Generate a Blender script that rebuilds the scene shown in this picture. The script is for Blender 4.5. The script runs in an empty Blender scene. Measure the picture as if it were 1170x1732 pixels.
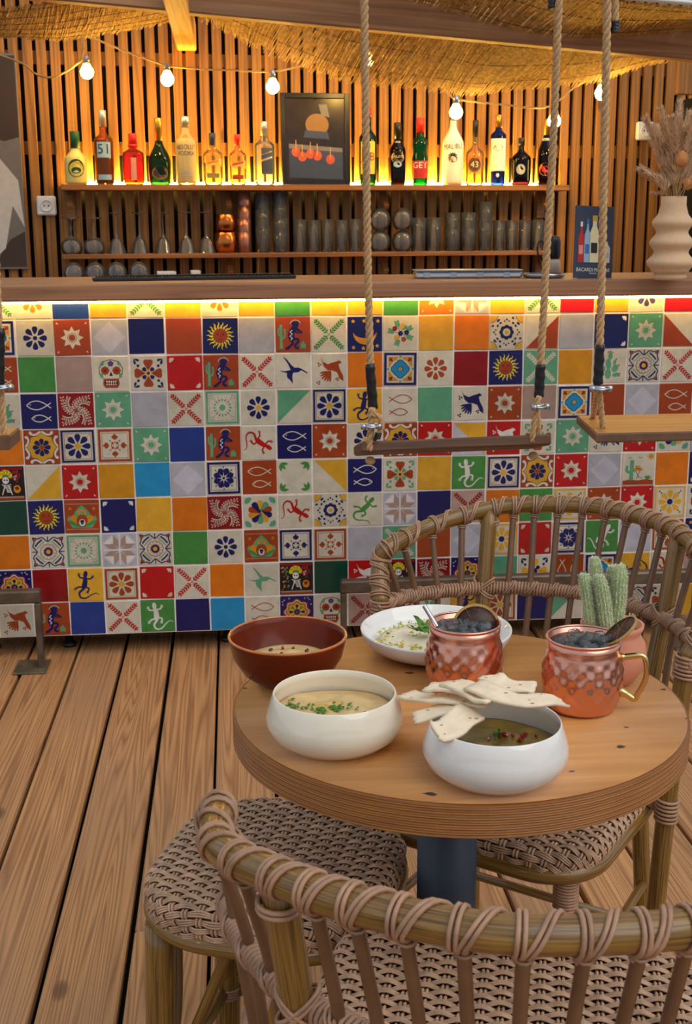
import bpy, math, random
from math import sin, cos, pi, radians, sqrt, atan2, hypot
from mathutils import Vector, Matrix, Euler

random.seed(7)
scene = bpy.context.scene
COL = scene.collection

# ------------------------------------------------------------------ camera, sky, light, exposure
CX, CY, CZ = 0.64482, -3.71075, 1.31107
YAW, PITCH, ROLL, FPX = 0.0913, 0.22903, -0.00486, 2050.0
W, H = 1170.0, 1732.0
FWD = Vector((sin(YAW)*cos(PITCH), cos(YAW)*cos(PITCH), -sin(PITCH)))
_r = Vector((cos(YAW), -sin(YAW), 0)); _u = _r.cross(FWD)
RGT = cos(ROLL)*_r + sin(ROLL)*_u
UPV = cos(ROLL)*_u - sin(ROLL)*_r
CAM = Vector((CX, CY, CZ))
cd = bpy.data.cameras.new('camera'); cam = bpy.data.objects.new('camera', cd); COL.objects.link(cam)
cd.sensor_fit = 'VERTICAL'; cd.sensor_height = 36.0; cd.lens = FPX/H*36.0
cd.dof.use_dof = True; cd.dof.focus_distance = 1.75; cd.dof.aperture_fstop = 20
cd.clip_start = 0.02; cd.clip_end = 200
M = Matrix((RGT, UPV, -FWD)).transposed().to_4x4(); M.translation = CAM
cam.matrix_world = M
scene.camera = cam

w = bpy.data.worlds.new('sky'); scene.world = w; w.use_nodes = True
bgn = w.node_tree.nodes['Background']
bgn.inputs[0].default_value = (0.80, 0.89, 1.0, 1); bgn.inputs[1].default_value = 0.66

sl = bpy.data.lights.new('daylight', 'SUN'); sl.energy = 1.35; sl.angle = radians(55); sl.color = (1.0, 0.95, 0.88)
so = bpy.data.objects.new('daylight', sl); COL.objects.link(so)
so.rotation_euler = Vector((-0.55, 0.62, -0.9)).to_track_quat('-Z', 'Y').to_euler()

scene.view_settings.view_transform = 'Standard'; scene.view_settings.look = 'None'
scene.view_settings.gamma = 1.0; scene.view_settings.use_curve_mapping = False
scene.view_settings.exposure = 0.0

# ------------------------------------------------------------------ pixel -> world helpers (only to read positions off the photograph)
def ray(x, y): return FWD + RGT*((x-W/2)/FPX) - UPV*((y-H/2)/FPX)
def at_y(x, y, Y): d = ray(x, y); return CAM + d*((Y-CAM.y)/d.y)
def at_z(x, y, Z): d = ray(x, y); return CAM + d*((Z-CAM.z)/d.z)
WA = radians(5.5); W0 = Vector((0.9, 1.95, 0)); WD = Vector((cos(WA), sin(WA), 0)); WN = Vector((sin(WA), -cos(WA), 0))
def on_wall(x, y, off):
    d = ray(x, y); p0 = W0 + WN*off
    return CAM + d*((p0-CAM).dot(WN)/d.dot(WN))
def wall_uz(x, y, off):
    p = on_wall(x, y, off); return (p-W0).dot(WD), p.z

# ------------------------------------------------------------------ materials
def lin(c):
    return tuple((v/255/12.92 if v/255 <= 0.04045 else ((v/255+0.055)/1.055)**2.4) for v in c)
MATS = {}
def newmat(name):
    m = bpy.data.materials.new(name); m.use_nodes = True; MATS[name] = m
    nt = m.node_tree; return m, nt, nt.nodes['Principled BSDF']
def N(nt, t, **kw):
    n = nt.nodes.new(t)
    for k, v in kw.items(): setattr(n, k, v)
    return n
def coords(nt, scale=(1, 1, 1), rnd=True):
    tc = N(nt, 'ShaderNodeTexCoord'); mp = N(nt, 'ShaderNodeMapping'); mp.inputs['Scale'].default_value = scale
    if rnd:
        oi = N(nt, 'ShaderNodeObjectInfo'); mul = N(nt, 'ShaderNodeMath', operation='MULTIPLY'); mul.inputs[1].default_value = 37.0
        nt.links.new(oi.outputs['Random'], mul.inputs[0])
        add = N(nt, 'ShaderNodeVectorMath', operation='ADD')
        nt.links.new(tc.outputs['Object'], add.inputs[0]); nt.links.new(mul.outputs[0], add.inputs[1])
        nt.links.new(add.outputs[0], mp.inputs['Vector'])
    else:
        nt.links.new(tc.outputs['Object'], mp.inputs['Vector'])
    return mp.outputs[0]
def noise(nt, vec, scale, detail=4, rough=0.55, dist=0.0):
    n = N(nt, 'ShaderNodeTexNoise'); n.inputs['Scale'].default_value = scale; n.inputs['Detail'].default_value = detail
    n.inputs['Roughness'].default_value = rough; n.inputs['Distortion'].default_value = dist
    nt.links.new(vec, n.inputs['Vector']); return n.outputs['Fac']
def ramp(nt, fac, stops):
    r = N(nt, 'ShaderNodeValToRGB'); e = r.color_ramp.elements
    e[0].position, e[0].color = stops[0][0], (*stops[0][1], 1)
    e[1].position, e[1].color = stops[-1][0], (*stops[-1][1], 1)
    for p, c in stops[1:-1]:
        k = e.new(p); k.color = (*c, 1)
    nt.links.new(fac, r.inputs[0]); return r.outputs[0]
def mixc(nt, fac, a, b, mode='MIX'):
    m = N(nt, 'ShaderNodeMix', data_type='RGBA', blend_type=mode)
    for s, v in ((0, fac), (6, a), (7, b)):
        if hasattr(v, 'is_linked'): nt.links.new(v, m.inputs[s])
        elif s == 0: m.inputs[0].default_value = v
        else: m.inputs[s].default_value = (*v, 1)
    return m.outputs[2]
def bump(nt, bsdf, fac, strength, dist=0.001):
    b = N(nt, 'ShaderNodeBump'); b.inputs['Strength'].default_value = strength; b.inputs['Distance'].default_value = dist
    nt.links.new(fac, b.inputs['Height']); nt.links.new(b.outputs[0], bsdf.inputs['Normal'])
def vary(nt, col, amt):
    """per-object brightness variation"""
    oi = N(nt, 'ShaderNodeObjectInfo'); mr = N(nt, 'ShaderNodeMapRange')
    mr.inputs['To Min'].default_value = 1-amt; mr.inputs['To Max'].default_value = 1+amt
    nt.links.new(oi.outputs['Random'], mr.inputs[0])
    hs = N(nt, 'ShaderNodeHueSaturation'); nt.links.new(mr.outputs[0], hs.inputs['Value'])
    if hasattr(col, 'is_linked'): nt.links.new(col, hs.inputs['Color'])
    else: hs.inputs['Color'].default_value = (*col, 1)
    return hs.outputs[0]
def mplain(name, c, rough=0.5, metal=0.0, n=0.0, nscale=40, coat=0.0, spec=0.5, bmp=0.0):
    m, nt, b = newmat(name); c = lin(c)
    b.inputs['Roughness'].default_value = rough; b.inputs['Metallic'].default_value = metal
    b.inputs['Coat Weight'].default_value = coat; b.inputs['Specular IOR Level'].default_value = spec
    v = coords(nt); f = noise(nt, v, nscale, 3)
    lo = tuple(x*(1-n) for x in c); hi = tuple(min(1, x*(1+n)) for x in c)
    nt.links.new(ramp(nt, f, [(0.3, lo), (0.7, hi)]), b.inputs['Base Color'])
    if bmp: bump(nt, b, f, bmp)
    return m
def mwood(name, dark, light, axis='Y', fine=1.0, rough=0.6, var=0.12, knots=True, bmp=0.25, grey=None, coat=0.0, freq=1.0, rings=11.0):
    m, nt, b = newmat(name); d, l = lin(dark), lin(light)
    s = {'X': (0.30, 13, 13), 'Y': (13, 0.30, 13), 'Z': (13, 13, 0.30)}[axis]
    v = coords(nt, tuple(x*fine for x in s))
    g1 = noise(nt, v, 1.0*freq, 2, 0.4, 0.06)
    s2 = {'X': (3, 140, 140), 'Y': (140, 3, 140), 'Z': (140, 140, 3)}[axis]
    v2 = coords(nt, tuple(x*fine for x in s2)); g2 = noise(nt, v2, 1.0, 4, 0.6)
    # flowing growth rings: bands of the large grain noise
    mm = N(nt, 'ShaderNodeMath', operation='MULTIPLY'); mm.inputs[1].default_value = rings*freq; nt.links.new(g1, mm.inputs[0])
    fr = N(nt, 'ShaderNodeMath', operation='PINGPONG'); fr.inputs[1].default_value = 0.5; nt.links.new(mm.outputs[0], fr.inputs[0])
    r1 = ramp(nt, fr.outputs[0], [(0.0, tuple(0.65*a+0.35*c for a, c in zip(d, l))), (0.22, tuple(0.25*a+0.75*c for a, c in zip(d, l))), (0.5, l)])
    r2 = ramp(nt, g2, [(0.35, (0.72,)*3), (0.62, (1.0,)*3)])
    c = mixc(nt, 0.75, r1, r2, 'MULTIPLY')
    if knots:
        s3 = {'X': (3.0, 6.5, 6.5), 'Y': (6.5, 3.0, 6.5), 'Z': (6.5, 6.5, 3.0)}[axis]
        vo = N(nt, 'ShaderNodeTexVoronoi'); vo.inputs['Scale'].default_value = 1.0; nt.links.new(coords(nt, s3), vo.inputs['Vector'])
        k = ramp(nt, vo.outputs['Distance'], [(0.05, (0.85,)*3), (0.10, (0.5,)*3), (0.13, (0,)*3)])
        c = mixc(nt, k, c, tuple(x*0.45 for x in d))
    if grey:
        gn = noise(nt, coords(nt, {'X': (1, 5, 5), 'Y': (5, 1, 5), 'Z': (5, 5, 1)}[axis]), 1.0, 3)
        gf = ramp(nt, gn, [(0.45, (0,)*3), (0.75, (0.55,)*3)])
        c = mixc(nt, gf, c, lin(grey))
    nt.links.new(vary(nt, c, var), b.inputs['Base Color'])
    b.inputs['Roughness'].default_value = rough; b.inputs['Coat Weight'].default_value = coat; b.inputs['Coat Roughness'].default_value = 0.25
    if bmp: bump(nt, b, g2, bmp, 0.0015)
    return m
def memit(name, c, strength):
    m, nt, b = newmat(name); b.inputs['Base Color'].default_value = (*c, 1)
    b.inputs['Emission Color'].default_value = (*c, 1); b.inputs['Emission Strength'].default_value = strength
    return m
def mglass(name, c, rough=0.04, body=0.10):
    """thin-walled glass: tinted see-through with a fresnel reflection and a trace of haze"""
    m, nt, b = newmat(name); nt.nodes.remove(b); out = nt.nodes['Material Output']; c = lin(c)
    tr = N(nt, 'ShaderNodeBsdfTransparent'); gl = N(nt, 'ShaderNodeBsdfGlossy'); df = N(nt, 'ShaderNodeBsdfDiffuse')
    f = noise(nt, coords(nt), 30, 2); nt.links.new(ramp(nt, f, [(0.3, tuple(x*0.93 for x in c)), (0.7, c)]), tr.inputs['Color'])
    gl.inputs['Roughness'].default_value = rough; df.inputs['Color'].default_value = (*c, 1)
    fr = N(nt, 'ShaderNodeLayerWeight'); fr.inputs['Blend'].default_value = 0.25
    m1 = N(nt, 'ShaderNodeMixShader'); m1.inputs[0].default_value = body; nt.links.new(tr.outputs[0], m1.inputs[1]); nt.links.new(df.outputs[0], m1.inputs[2])
    m2 = N(nt, 'ShaderNodeMixShader'); nt.links.new(fr.outputs['Fresnel'], m2.inputs[0]); nt.links.new(m1.outputs[0], m2.inputs[1]); nt.links.new(gl.outputs[0], m2.inputs[2])
    nt.links.new(m2.outputs[0], out.inputs['Surface']); return m
def mice(name, c, rough=0.02, ior=1.45):
    m, nt, b = newmat(name); b.inputs['Transmission Weight'].default_value = 1.0; b.inputs['IOR'].default_value = ior
    b.inputs['Roughness'].default_value = rough
    f = noise(nt, coords(nt), 30, 2); c = lin(c)
    nt.links.new(ramp(nt, f, [(0.3, tuple(x*0.93 for x in c)), (0.7, c)]), b.inputs['Base Color'])
    return m

GL = dict(navy=(16, 22, 98), cream=(224, 216, 194), grey=(186, 186, 194), ltgrey=(206, 204, 216), orange=(232, 124, 16), yellow=(236, 178, 48),
          ochre=(222, 152, 26), red=(196, 16, 20), darkred=(150, 8, 20), terra=(172, 68, 22), green=(72, 148, 68), mint=(100, 172, 132),
          sky=(30, 150, 206), tan=(182, 152, 138), pine=(4, 68, 54), blue=(32, 62, 150), black=(24, 20, 26), white=(240, 236, 228),
          pinkt=(196, 162, 150), lemon=(240, 220, 40), purple=(70, 60, 130))
def glaze(k):
    n = 'glaze_'+k
    if n in MATS: return MATS[n]
    m, nt, b = newmat(n); c = tuple(0.79*x for x in lin(GL[k]))
    f = noise(nt, coords(nt), 22, 4, 0.6); f2 = noise(nt, coords(nt), 900, 2)
    r = ramp(nt, f, [(0.3, tuple(x*0.82 for x in c)), (0.7, tuple(min(1, x*1.08) for x in c))])
    nt.links.new(vary(nt, r, 0.07), b.inputs['Base Color'])
    b.inputs['Roughness'].default_value = 0.28; b.inputs['Specular IOR Level'].default_value = 0.45
    bump(nt, b, f, 0.12, 0.002)
    return m

mwood('deck_wood', (120, 72, 38), (208, 152, 98), 'Y', rough=0.6, var=0.10, bmp=0.4, grey=(158, 124, 96), rings=30.0)
mwood('slat_wood', (104, 66, 24), (182, 122, 50), 'Z', rough=0.6, var=0.16, bmp=0.3)
mwood('shelf_wood', (112, 72, 36), (168, 112, 60), 'X', rough=0.55, var=0.05)
mwood('counter_wood', (134, 88, 58), (182, 128, 88), 'X', rough=0.5, var=0.03, knots=False, grey=(150, 120, 100))
mwood('beam_wood', (146, 102, 66), (200, 150, 104), 'X', rough=0.65, var=0.03, grey=(140, 116, 100))
mwood('rafter_wood', (190, 130, 60), (226, 170, 96), 'Y', rough=0.6, var=0.03, knots=False)
mwood('swing_wood', (130, 84, 40), (190, 134, 66), 'X', rough=0.45, var=0.1, knots=False)
mwood('swing_dark', (74, 48, 30), (112, 76, 52), 'X', rough=0.55, var=0.02, knots=False)
mplain('swing_edge', (108, 78, 56), 0.6, n=0.25, nscale=25)
mplain('dark_backing', (16, 12, 10), 0.9)
mplain('soil_under', (18, 14, 11), 0.95, n=0.3)
mplain('ground', (120, 108, 95), 0.95, n=0.1)
mplain('grout', (232, 222, 214), 0.85, n=0.08, nscale=60, bmp=0.2)
mplain('black_board', (14, 12, 12), 0.6)
mplain('dark_steel', (104, 92, 80), 0.36, metal=0.6, n=0.35, nscale=18)
mplain('plate_rust', (110, 96, 74), 0.6, metal=0.4, n=0.35, nscale=25)
mplain('zinc', (176, 184, 194), 0.3, metal=1.0, n=0.1)
mplain('steel_bright', (205, 208, 214), 0.22, metal=1.0)
mplain('rope', (196, 158, 112), 0.9, n=0.3, nscale=220, bmp=0.5)
mplain('black_tape', (24, 24, 27), 0.32, n=0.2, bmp=0.3)
mplain('blue_tape', (30, 70, 160), 0.4)
mplain('column_paint', (46, 58, 74), 0.45, n=0.1)
mplain('white_plastic', (232, 230, 226), 0.4)
mplain('black_plastic', (18, 18, 20), 0.45)
mplain('black_rubber', (22, 22, 24), 0.6)
mplain('brass', (222, 192, 130), 0.22, metal=1.0, n=0.08)
mplain('white_ceramic', (240, 236, 230), 0.07, coat=0.5, n=0.02)
mplain('cream_ceramic', (240, 230, 208), 0.07, coat=0.5, n=0.03)
mplain('terracotta_glaze', (106, 38, 15), 0.2, spec=0.2, n=0.18, nscale=14)
mplain('terracotta_rim', (196, 110, 46), 0.2, coat=0.6, n=0.2)
mplain('vase_clay', (224, 186, 146), 0.8, n=0.07, nscale=200, bmp=0.2)
mplain('pot_clay', (212, 140, 112), 0.75, n=0.08, nscale=30)
mplain('gravel', (190, 160, 128), 0.9, n=0.4, nscale=300, bmp=1.0)
mplain('cactus_skin', (168, 190, 136), 0.6, n=0.15)
mplain('cactus_spine', (238, 236, 208), 0.7)
mplain('plume', (232, 198, 160), 0.9, n=0.2)
mplain('stalk', (196, 158, 104), 0.8)
mplain('teasel', (206, 140, 78), 0.85, n=0.25)
mplain('citrus_rind', (176, 132, 66), 0.6, n=0.25)
mplain('citrus_flesh', (58, 28, 14), 0.45, n=0.5, nscale=120, bmp=0.6)
mplain('citrus_membrane', (128, 80, 40), 0.6, n=0.2)
mplain('drink', (58, 60, 64), 0.06)
mplain('herb', (74, 124, 36), 0.5, n=0.3, nscale=120)
mplain('pistachio', (176, 190, 62), 0.7, n=0.25, nscale=200)
mplain('yolk_crumb', (224, 190, 92), 0.8, n=0.25, nscale=200)
mplain('pomegranate', (150, 20, 30), 0.15, coat=0.5)
mplain('dip_white', (232, 218, 190), 0.55, n=0.1, nscale=60, bmp=0.5)
mplain('dip_hummus', (214, 180, 122), 0.45, n=0.12, nscale=60, bmp=0.5)
mplain('dip_green', (132, 108, 34), 0.35, n=0.35, nscale=35, bmp=0.6)
mplain('olive_oil', (206, 168, 74), 0.08, coat=0.5)
mplain('bread', (244, 222, 190), 0.8, n=0.08, nscale=90, bmp=0.4)
mplain('bread_spot', (198, 150, 104), 0.8, n=0.3)
mplain('frame_black', (20, 18, 18), 0.35)
mplain('paper_dark', (44, 34, 30), 0.25, n=0.35, nscale=9)
mplain('reed', (228, 184, 112), 0.8, n=0.45, nscale=60)
mplain('reed_wire', (70, 60, 50), 0.6)
mplain('cord', (196, 158, 96), 0.8, n=0.15)
mplain('copper_dark', (150, 84, 50), 0.3, metal=1.0, n=0.2)
mplain('cup_copper', (150, 100, 84), 0.3, metal=0.6, n=0.15, nscale=200)
mplain('beige_plastic', (190, 172, 148), 0.5)
mplain('card_blue', (44, 58, 78), 0.45, n=0.06, nscale=300)
for nm, c in dict(ink_white=(236, 232, 224), ink_navy=(26, 44, 104), ink_red=(190, 30, 30), ink_gold=(200, 156, 70), ink_cream=(232, 220, 176),
                  ink_yellow=(232, 204, 60), ink_dark=(28, 24, 24), ink_orange=(206, 112, 40), ink_blue=(60, 110, 180), ink_green=(36, 84, 50),
                  ink_brown=(96, 56, 30), ink_pink=(226, 150, 130), ink_ltblue=(150, 186, 214), ink_ochre=(146, 104, 50), ink_slate=(52, 64, 88),
                  ink_grey=(170, 170, 172), ink_tomato=(196, 84, 52), ink_skin=(170, 120, 84), ink_umber=(66, 48, 34), ink_mid=(120, 112, 104),
                  ink_pale=(206, 200, 192)).items():
    mplain(nm, c, 0.45, n=0.06)
mplain('cap_red', (190, 34, 28), 0.35); mplain('cap_green', (28, 84, 44), 0.4); mplain('cap_silver', (210, 208, 200), 0.3, metal=0.8)
mplain('cap_gold', (206, 160, 70), 0.3, metal=0.9); mplain('cap_black', (22, 20, 20), 0.35); mplain('cap_navy', (36, 48, 84), 0.4)
mplain('malt_white', (238, 230, 208), 0.3, coat=0.3); mplain('frosted_yellow', (232, 214, 120), 0.45, coat=0.2)
mglass('glass_clear', (248, 250, 252), body=.06); mglass('glass_amber', (236, 150, 60)); mglass('glass_red', (216, 80, 34)); mglass('glass_green', (40, 96, 40))
mglass('glass_brown', (92, 52, 26)); mglass('glass_gold', (248, 220, 150)); mglass('glass_cobalt', (40, 70, 200)); mglass('glass_emerald', (10, 130, 60))
mglass('glass_olive', (120, 140, 40)); mglass('glass_backlit', (255, 236, 180), body=.4); mglass('ice', (238, 240, 242), rough=.02, body=.07); mglass('glass_dark', (40, 22, 14))  # vodka bottle glass: cream haze paints in the strip's glow behind it
memit('bulb_glow', (1.0, 0.60, 0.13), 170.0); memit('bulb_amber', (1.0, 0.58, 0.14), 14.0)
memit('led_glow', (1.0, 0.70, 0.11), 560.0); memit('led_counter', (1.0, 0.64, 0.18), 24.0)

def hammered(name, c):
    m, nt, b = newmat(name); b.inputs['Metallic'].default_value = 1.0; b.inputs['Roughness'].default_value = 0.25
    f = noise(nt, coords(nt), 25, 3); c = lin(c)
    nt.links.new(ramp(nt, f, [(0.3, tuple(x*0.9 for x in c)), (0.7, c)]), b.inputs['Base Color'])
    bump(nt, b, noise(nt, coords(nt), 140, 2), 0.12, 0.001)
hammered('copper', (238, 172, 150)); hammered('copper_glow', (206, 120, 62))

def m_rattan():
    m, nt, b = newmat('rattan_pole')
    at = N(nt, 'ShaderNodeAttribute', attribute_name='pole'); mp = N(nt, 'ShaderNodeMapping'); mp.inputs['Scale'].default_value = (7, 7, 9)
    nt.links.new(at.outputs['Vector'], mp.inputs['Vector'])
    f = noise(nt, mp.outputs[0], 1.0, 4, 0.6); f2 = noise(nt, coords(nt), 12, 2)
    c = ramp(nt, f, [(0.34, lin((78, 54, 20))), (0.48, lin((130, 94, 40))), (0.68, lin((158, 120, 56)))])
    nt.links.new(mixc(nt, 0.35, c, ramp(nt, f2, [(0.3, (0.72, 0.66, 0.56)), (0.7, (1, 1, 1))]), 'MULTIPLY'), b.inputs['Base Color'])
    b.inputs['Roughness'].default_value = 0.30; b.inputs['Coat Weight'].default_value = 0.3
m_rattan()
mplain('rattan_strand', (170, 130, 102), 0.42, n=0.22, nscale=45)
mplain('rattan_weave', (188, 152, 122), 0.45, n=0.28, nscale=60)
mplain('rattan_spindle', (116, 82, 56), 0.38, n=0.15, nscale=30)
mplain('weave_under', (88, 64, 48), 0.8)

def m_tabletop():
    m, nt, b = newmat('plywood_top')
    g = noise(nt, coords(nt, (3, 40, 3), False), 1.0, 4, 0.6, 0.4); g2 = noise(nt, coords(nt, (1, 1, 1), False), 5, 3)
    c = ramp(nt, g, [(0.3, lin((200, 132, 68))), (0.7, lin((226, 160, 90)))])
    c = mixc(nt, 0.5, c, ramp(nt, g2, [(0.3, (0.82, 0.78, 0.72)), (0.7, (1, 1, 1))]), 'MULTIPLY')
    vo = N(nt, 'ShaderNodeTexVoronoi'); vo.inputs['Scale'].default_value = 17.0
    mp = coords(nt, (1, 1.6, 1), False)
    nz = N(nt, 'ShaderNodeTexNoise'); nz.inputs['Scale'].default_value = 60; nt.links.new(mp, nz.inputs['Vector'])
    ad = N(nt, 'ShaderNodeVectorMath', operation='MULTIPLY_ADD'); ad.inputs[1].default_value = (0.02, 0.02, 0.02)
    nt.links.new(nz.outputs['Color'], ad.inputs[0]); nt.links.new(mp, ad.inputs[2]); nt.links.new(ad.outputs[0], vo.inputs['Vector'])
    sel = N(nt, 'ShaderNodeSeparateColor'); nt.links.new(vo.outputs['Color'], sel.inputs[0])
    big = N(nt, 'ShaderNodeMath', operation='GREATER_THAN'); big.inputs[1].default_value = 0.28; nt.links.new(sel.outputs[0], big.inputs[0])
    sp = ramp(nt, vo.outputs['Distance'], [(0.085, (1,)*3), (0.12, (0,)*3)])
    mu = N(nt, 'ShaderNodeMath', operation='MULTIPLY'); nt.links.new(sp, mu.inputs[0]); nt.links.new(big.outputs[0], mu.inputs[1])
    c = mixc(nt, mu.outputs[0], c, lin((66, 42, 22)))
    nt.links.new(c, b.inputs['Base Color']); b.inputs['Roughness'].default_value = 0.34
    m, nt, b = newmat('plywood_edge')
    tc = N(nt, 'ShaderNodeTexCoord'); sx = N(nt, 'ShaderNodeSeparateXYZ'); nt.links.new(tc.outputs['Object'], sx.inputs[0])
    mu = N(nt, 'ShaderNodeMath', operation='MULTIPLY'); mu.inputs[1].default_value = 1/0.0029; nt.links.new(sx.outputs[2], mu.inputs[0])
    pp = N(nt, 'ShaderNodeMath', operation='PINGPONG'); pp.inputs[1].default_value = 1.0; nt.links.new(mu.outputs[0], pp.inputs[0])
    g = noise(nt, coords(nt, (14, 14, 300), False), 1.0, 4)
    c = ramp(nt, pp.outputs[0], [(0.2, lin((138, 84, 34))), (0.6, lin((188, 124, 58)))])
    c = mixc(nt, 0.7, c, ramp(nt, g, [(0.35, (0.62, 0.56, 0.5)), (0.65, (1, 1, 1))]), 'MULTIPLY')
    nt.links.new(c, b.inputs['Base Color']); b.inputs['Roughness'].default_value = 0.45
m_tabletop()

# ------------------------------------------------------------------ mesh builder
class MB:
    def __init__(s): s.v, s.f, s.m, s.sm, s.p = [], [], [], [], {}
    def add(s, vs, fs, mat=0, smooth=False):
        o = len(s.v); s.v += [tuple(p) for p in vs]
        for f in fs: s.f.append([i+o for i in f]); s.m.append(mat); s.sm.append(smooth)
    def box(s, c, size, mat=0, rot=None, bev=0.0):
        x, y, z = size[0]/2, size[1]/2, size[2]/2
        if bev:
            b = min(bev, x*.9, y*.9, z*.9); vs = []; idx = {}
            for sx in (-1, 1):
                for sy in (-1, 1):
                    for sz in (-1, 1):
                        idx[sx, sy, sz] = len(vs)
                        vs += [Vector((sx*x, sy*(y-b), sz*(z-b))), Vector((sx*(x-b), sy*y, sz*(z-b))), Vector((sx*(x-b), sy*(y-b), sz*z))]
            I = lambda a, k: idx[a]+k
            fs = []
            for a in (-1, 1):
                fs.append([I((a, -1, -1), 0), I((a, 1, -1), 0), I((a, 1, 1), 0), I((a, -1, 1), 0)][::a])
                fs.append([I((-1, a, -1), 1), I((-1, a, 1), 1), I((1, a, 1), 1), I((1, a, -1), 1)][::a])
                fs.append([I((-1, -1, a), 2), I((1, -1, a), 2), I((1, 1, a), 2), I((-1, 1, a), 2)][::a])
            for p in (-1, 1):
                for q in (-1, 1):
                    fs.append([I((p, q, -1), 0), I((p, q, -1), 1), I((p, q, 1), 1), I((p, q, 1), 0)][::p*q])
                    fs.append([I((p, -1, q), 2), I((p, -1, q), 0), I((p, 1, q), 0), I((p, 1, q), 2)][::p*q])
                    fs.append([I((-1, p, q), 1), I((-1, p, q), 2), I((1, p, q), 2), I((1, p, q), 1)][::p*q])
            for a in (-1, 1):
                for p in (-1, 1):
                    for q in (-1, 1): fs.append([I((a, p, q), 0), I((a, p, q), 1), I((a, p, q), 2)][::a*p*q])
        else:
            vs = [Vector((sx*x, sy*y, sz*z)) for sx in (-1, 1) for sy in (-1, 1) for sz in (-1, 1)]
            fs = [[0, 1, 3, 2], [4, 6, 7, 5], [0, 4, 5, 1], [2, 3, 7, 6], [0, 2, 6, 4], [1, 5, 7, 3]]
        if rot is not None: vs = [rot @ p for p in vs]
        c = Vector(c); s.add([p+c for p in vs], fs, mat)
        return s
    def tube(s, path, r, n=8, mat=0, caps=True, closed=False):
        P = [Vector(p) for p in path]; k = len(P); vs = []; fs = []
        rr = r if isinstance(r, (list, tuple)) else [r]*k; run_ = 0.0
        t0 = (P[1]-P[0]).normalized()
        nrm = t0.cross(Vector((0, 0, 1)))
        if nrm.length < 1e-3: nrm = t0.cross(Vector((1, 0, 0)))
        nrm.normalize()
        for i in range(k):
            if closed: t = P[(i+1) % k]-P[i-1]
            else: t = P[min(i+1, k-1)]-P[max(i-1, 0)]
            if t.length < 1e-9: t = t0
            t.normalize(); nrm = (nrm-t*nrm.dot(t))
            if nrm.length < 1e-6: nrm = t.orthogonal()
            nrm.normalize(); b = t.cross(nrm)
            if i: run_ += (P[i]-P[i-1]).length
            for j in range(n):
                a = 2*pi*j/n; s.p[len(s.v)+len(vs)] = (cos(a), sin(a), run_); vs.append(P[i]+(nrm*cos(a)+b*sin(a))*rr[i])
        for i in range(k if closed else k-1):
            q = (i+1) % k
            for j in range(n): fs.append([i*n+j, i*n+(j+1) % n, q*n+(j+1) % n, q*n+j])
        s.add(vs, fs, mat, True)
        if caps and not closed:
            o = len(s.v)-len(vs)
            s.f.append([o+j for j in range(n)][::-1]); s.m.append(mat); s.sm.append(False)
            s.f.append([o+(k-1)*n+j for j in range(n)]); s.m.append(mat); s.sm.append(False)
        return s
    def lathe(s, prof, n=32, mat=0, c=(0, 0, 0), sq=0.0, a0=0.0, a1=2*pi, smooth=True, rf=None, caps=True):
        full = abs(a1-a0-2*pi) < 1e-6; m = n if full else n+1; vs = []; fs = []
        for r, z in prof:
            for j in range(m):
                a = a0+(a1-a0)*j/n; q = 1.0
                if sq: q = 1.0/((abs(cos(a))**sq+abs(sin(a))**sq)**(1/sq))
                R = r*q
                if rf: R = rf(r, z, a)
                vs.append((c[0]+R*sin(a), c[1]-R*cos(a), c[2]+z))
        for i in range(len(prof)-1):
            for j in range(n):
                b = (j+1) % m; fs.append([i*m+j, i*m+b, (i+1)*m+b, (i+1)*m+j])
        s.add(vs, fs, mat, smooth)
        if full and caps:
            o = len(s.v)-len(vs)
            if prof[0][0] > 1e-5: s.f.append([o+j for j in range(n)][::-1]); s.m.append(mat); s.sm.append(False)
            if prof[-1][0] > 1e-5 and not (len(prof) > 2 and abs(prof[-1][0]-prof[0][0]) < 1e-9 and abs(prof[-1][1]-prof[0][1]) < 1e-9):
                s.f.append([o+(len(prof)-1)*m+j for j in range(n)]); s.m.append(mat); s.sm.append(False)
        return s
    def sphere(s, c, r, n=12, mat=0, sz=1.0):
        k = max(4, n//2); prof = [(max(r*sin(pi*i/k), 1e-6), -r*sz*cos(pi*i/k)) for i in range(k+1)]
        return s.lathe(prof, n, mat, c)
    def mesh(s, name, mats):
        me = bpy.data.meshes.new(name); me.from_pydata(s.v, [], s.f)
        for m in mats: me.materials.append(MATS[m] if isinstance(m, str) else m)
        if 'rattan_pole' in mats:
            at = me.attributes.new('pole', 'FLOAT_VECTOR', 'POINT')
            for i, q in s.p.items(): at.data[i].vector = q
        me.polygons.foreach_set('material_index', s.m); me.polygons.foreach_set('use_smooth', s.sm); me.update()
        return me
    def to(s, name, mats, parent=None, loc=None, rot=None, **tags):
        if isinstance(mats, str): mats = [mats]
        return link(name, s.mesh(name, mats), parent, loc, rot, **tags)
def link(name, me, parent=None, loc=None, rot=None, **tags):
    o = bpy.data.objects.new(name, me); COL.objects.link(o)
    if parent: o.parent = parent
    if loc is not None: o.location = loc
    if rot is not None: o.rotation_euler = rot
    for k, v in tags.items(): o[k] = v
    return o
def thing(name, label, category, loc=(0, 0, 0), rz=0.0, group=None):
    o = link(name, None, None, loc, (0, 0, rz), label=label, category=category)
    if group: o['group'] = group
    return o
def copy_tree(o, parent=None):
    c = o.copy(); COL.objects.link(c)
    if parent: c.parent = parent
    for ch in list(o.children): copy_tree(ch, c)
    return c
def catmull(P, n):
    P = [Vector(p) for p in P]; out = []; k = len(P)-1
    for i in range(n+1):
        out.append(cat_at(P, k*i/n))
    return out
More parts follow.
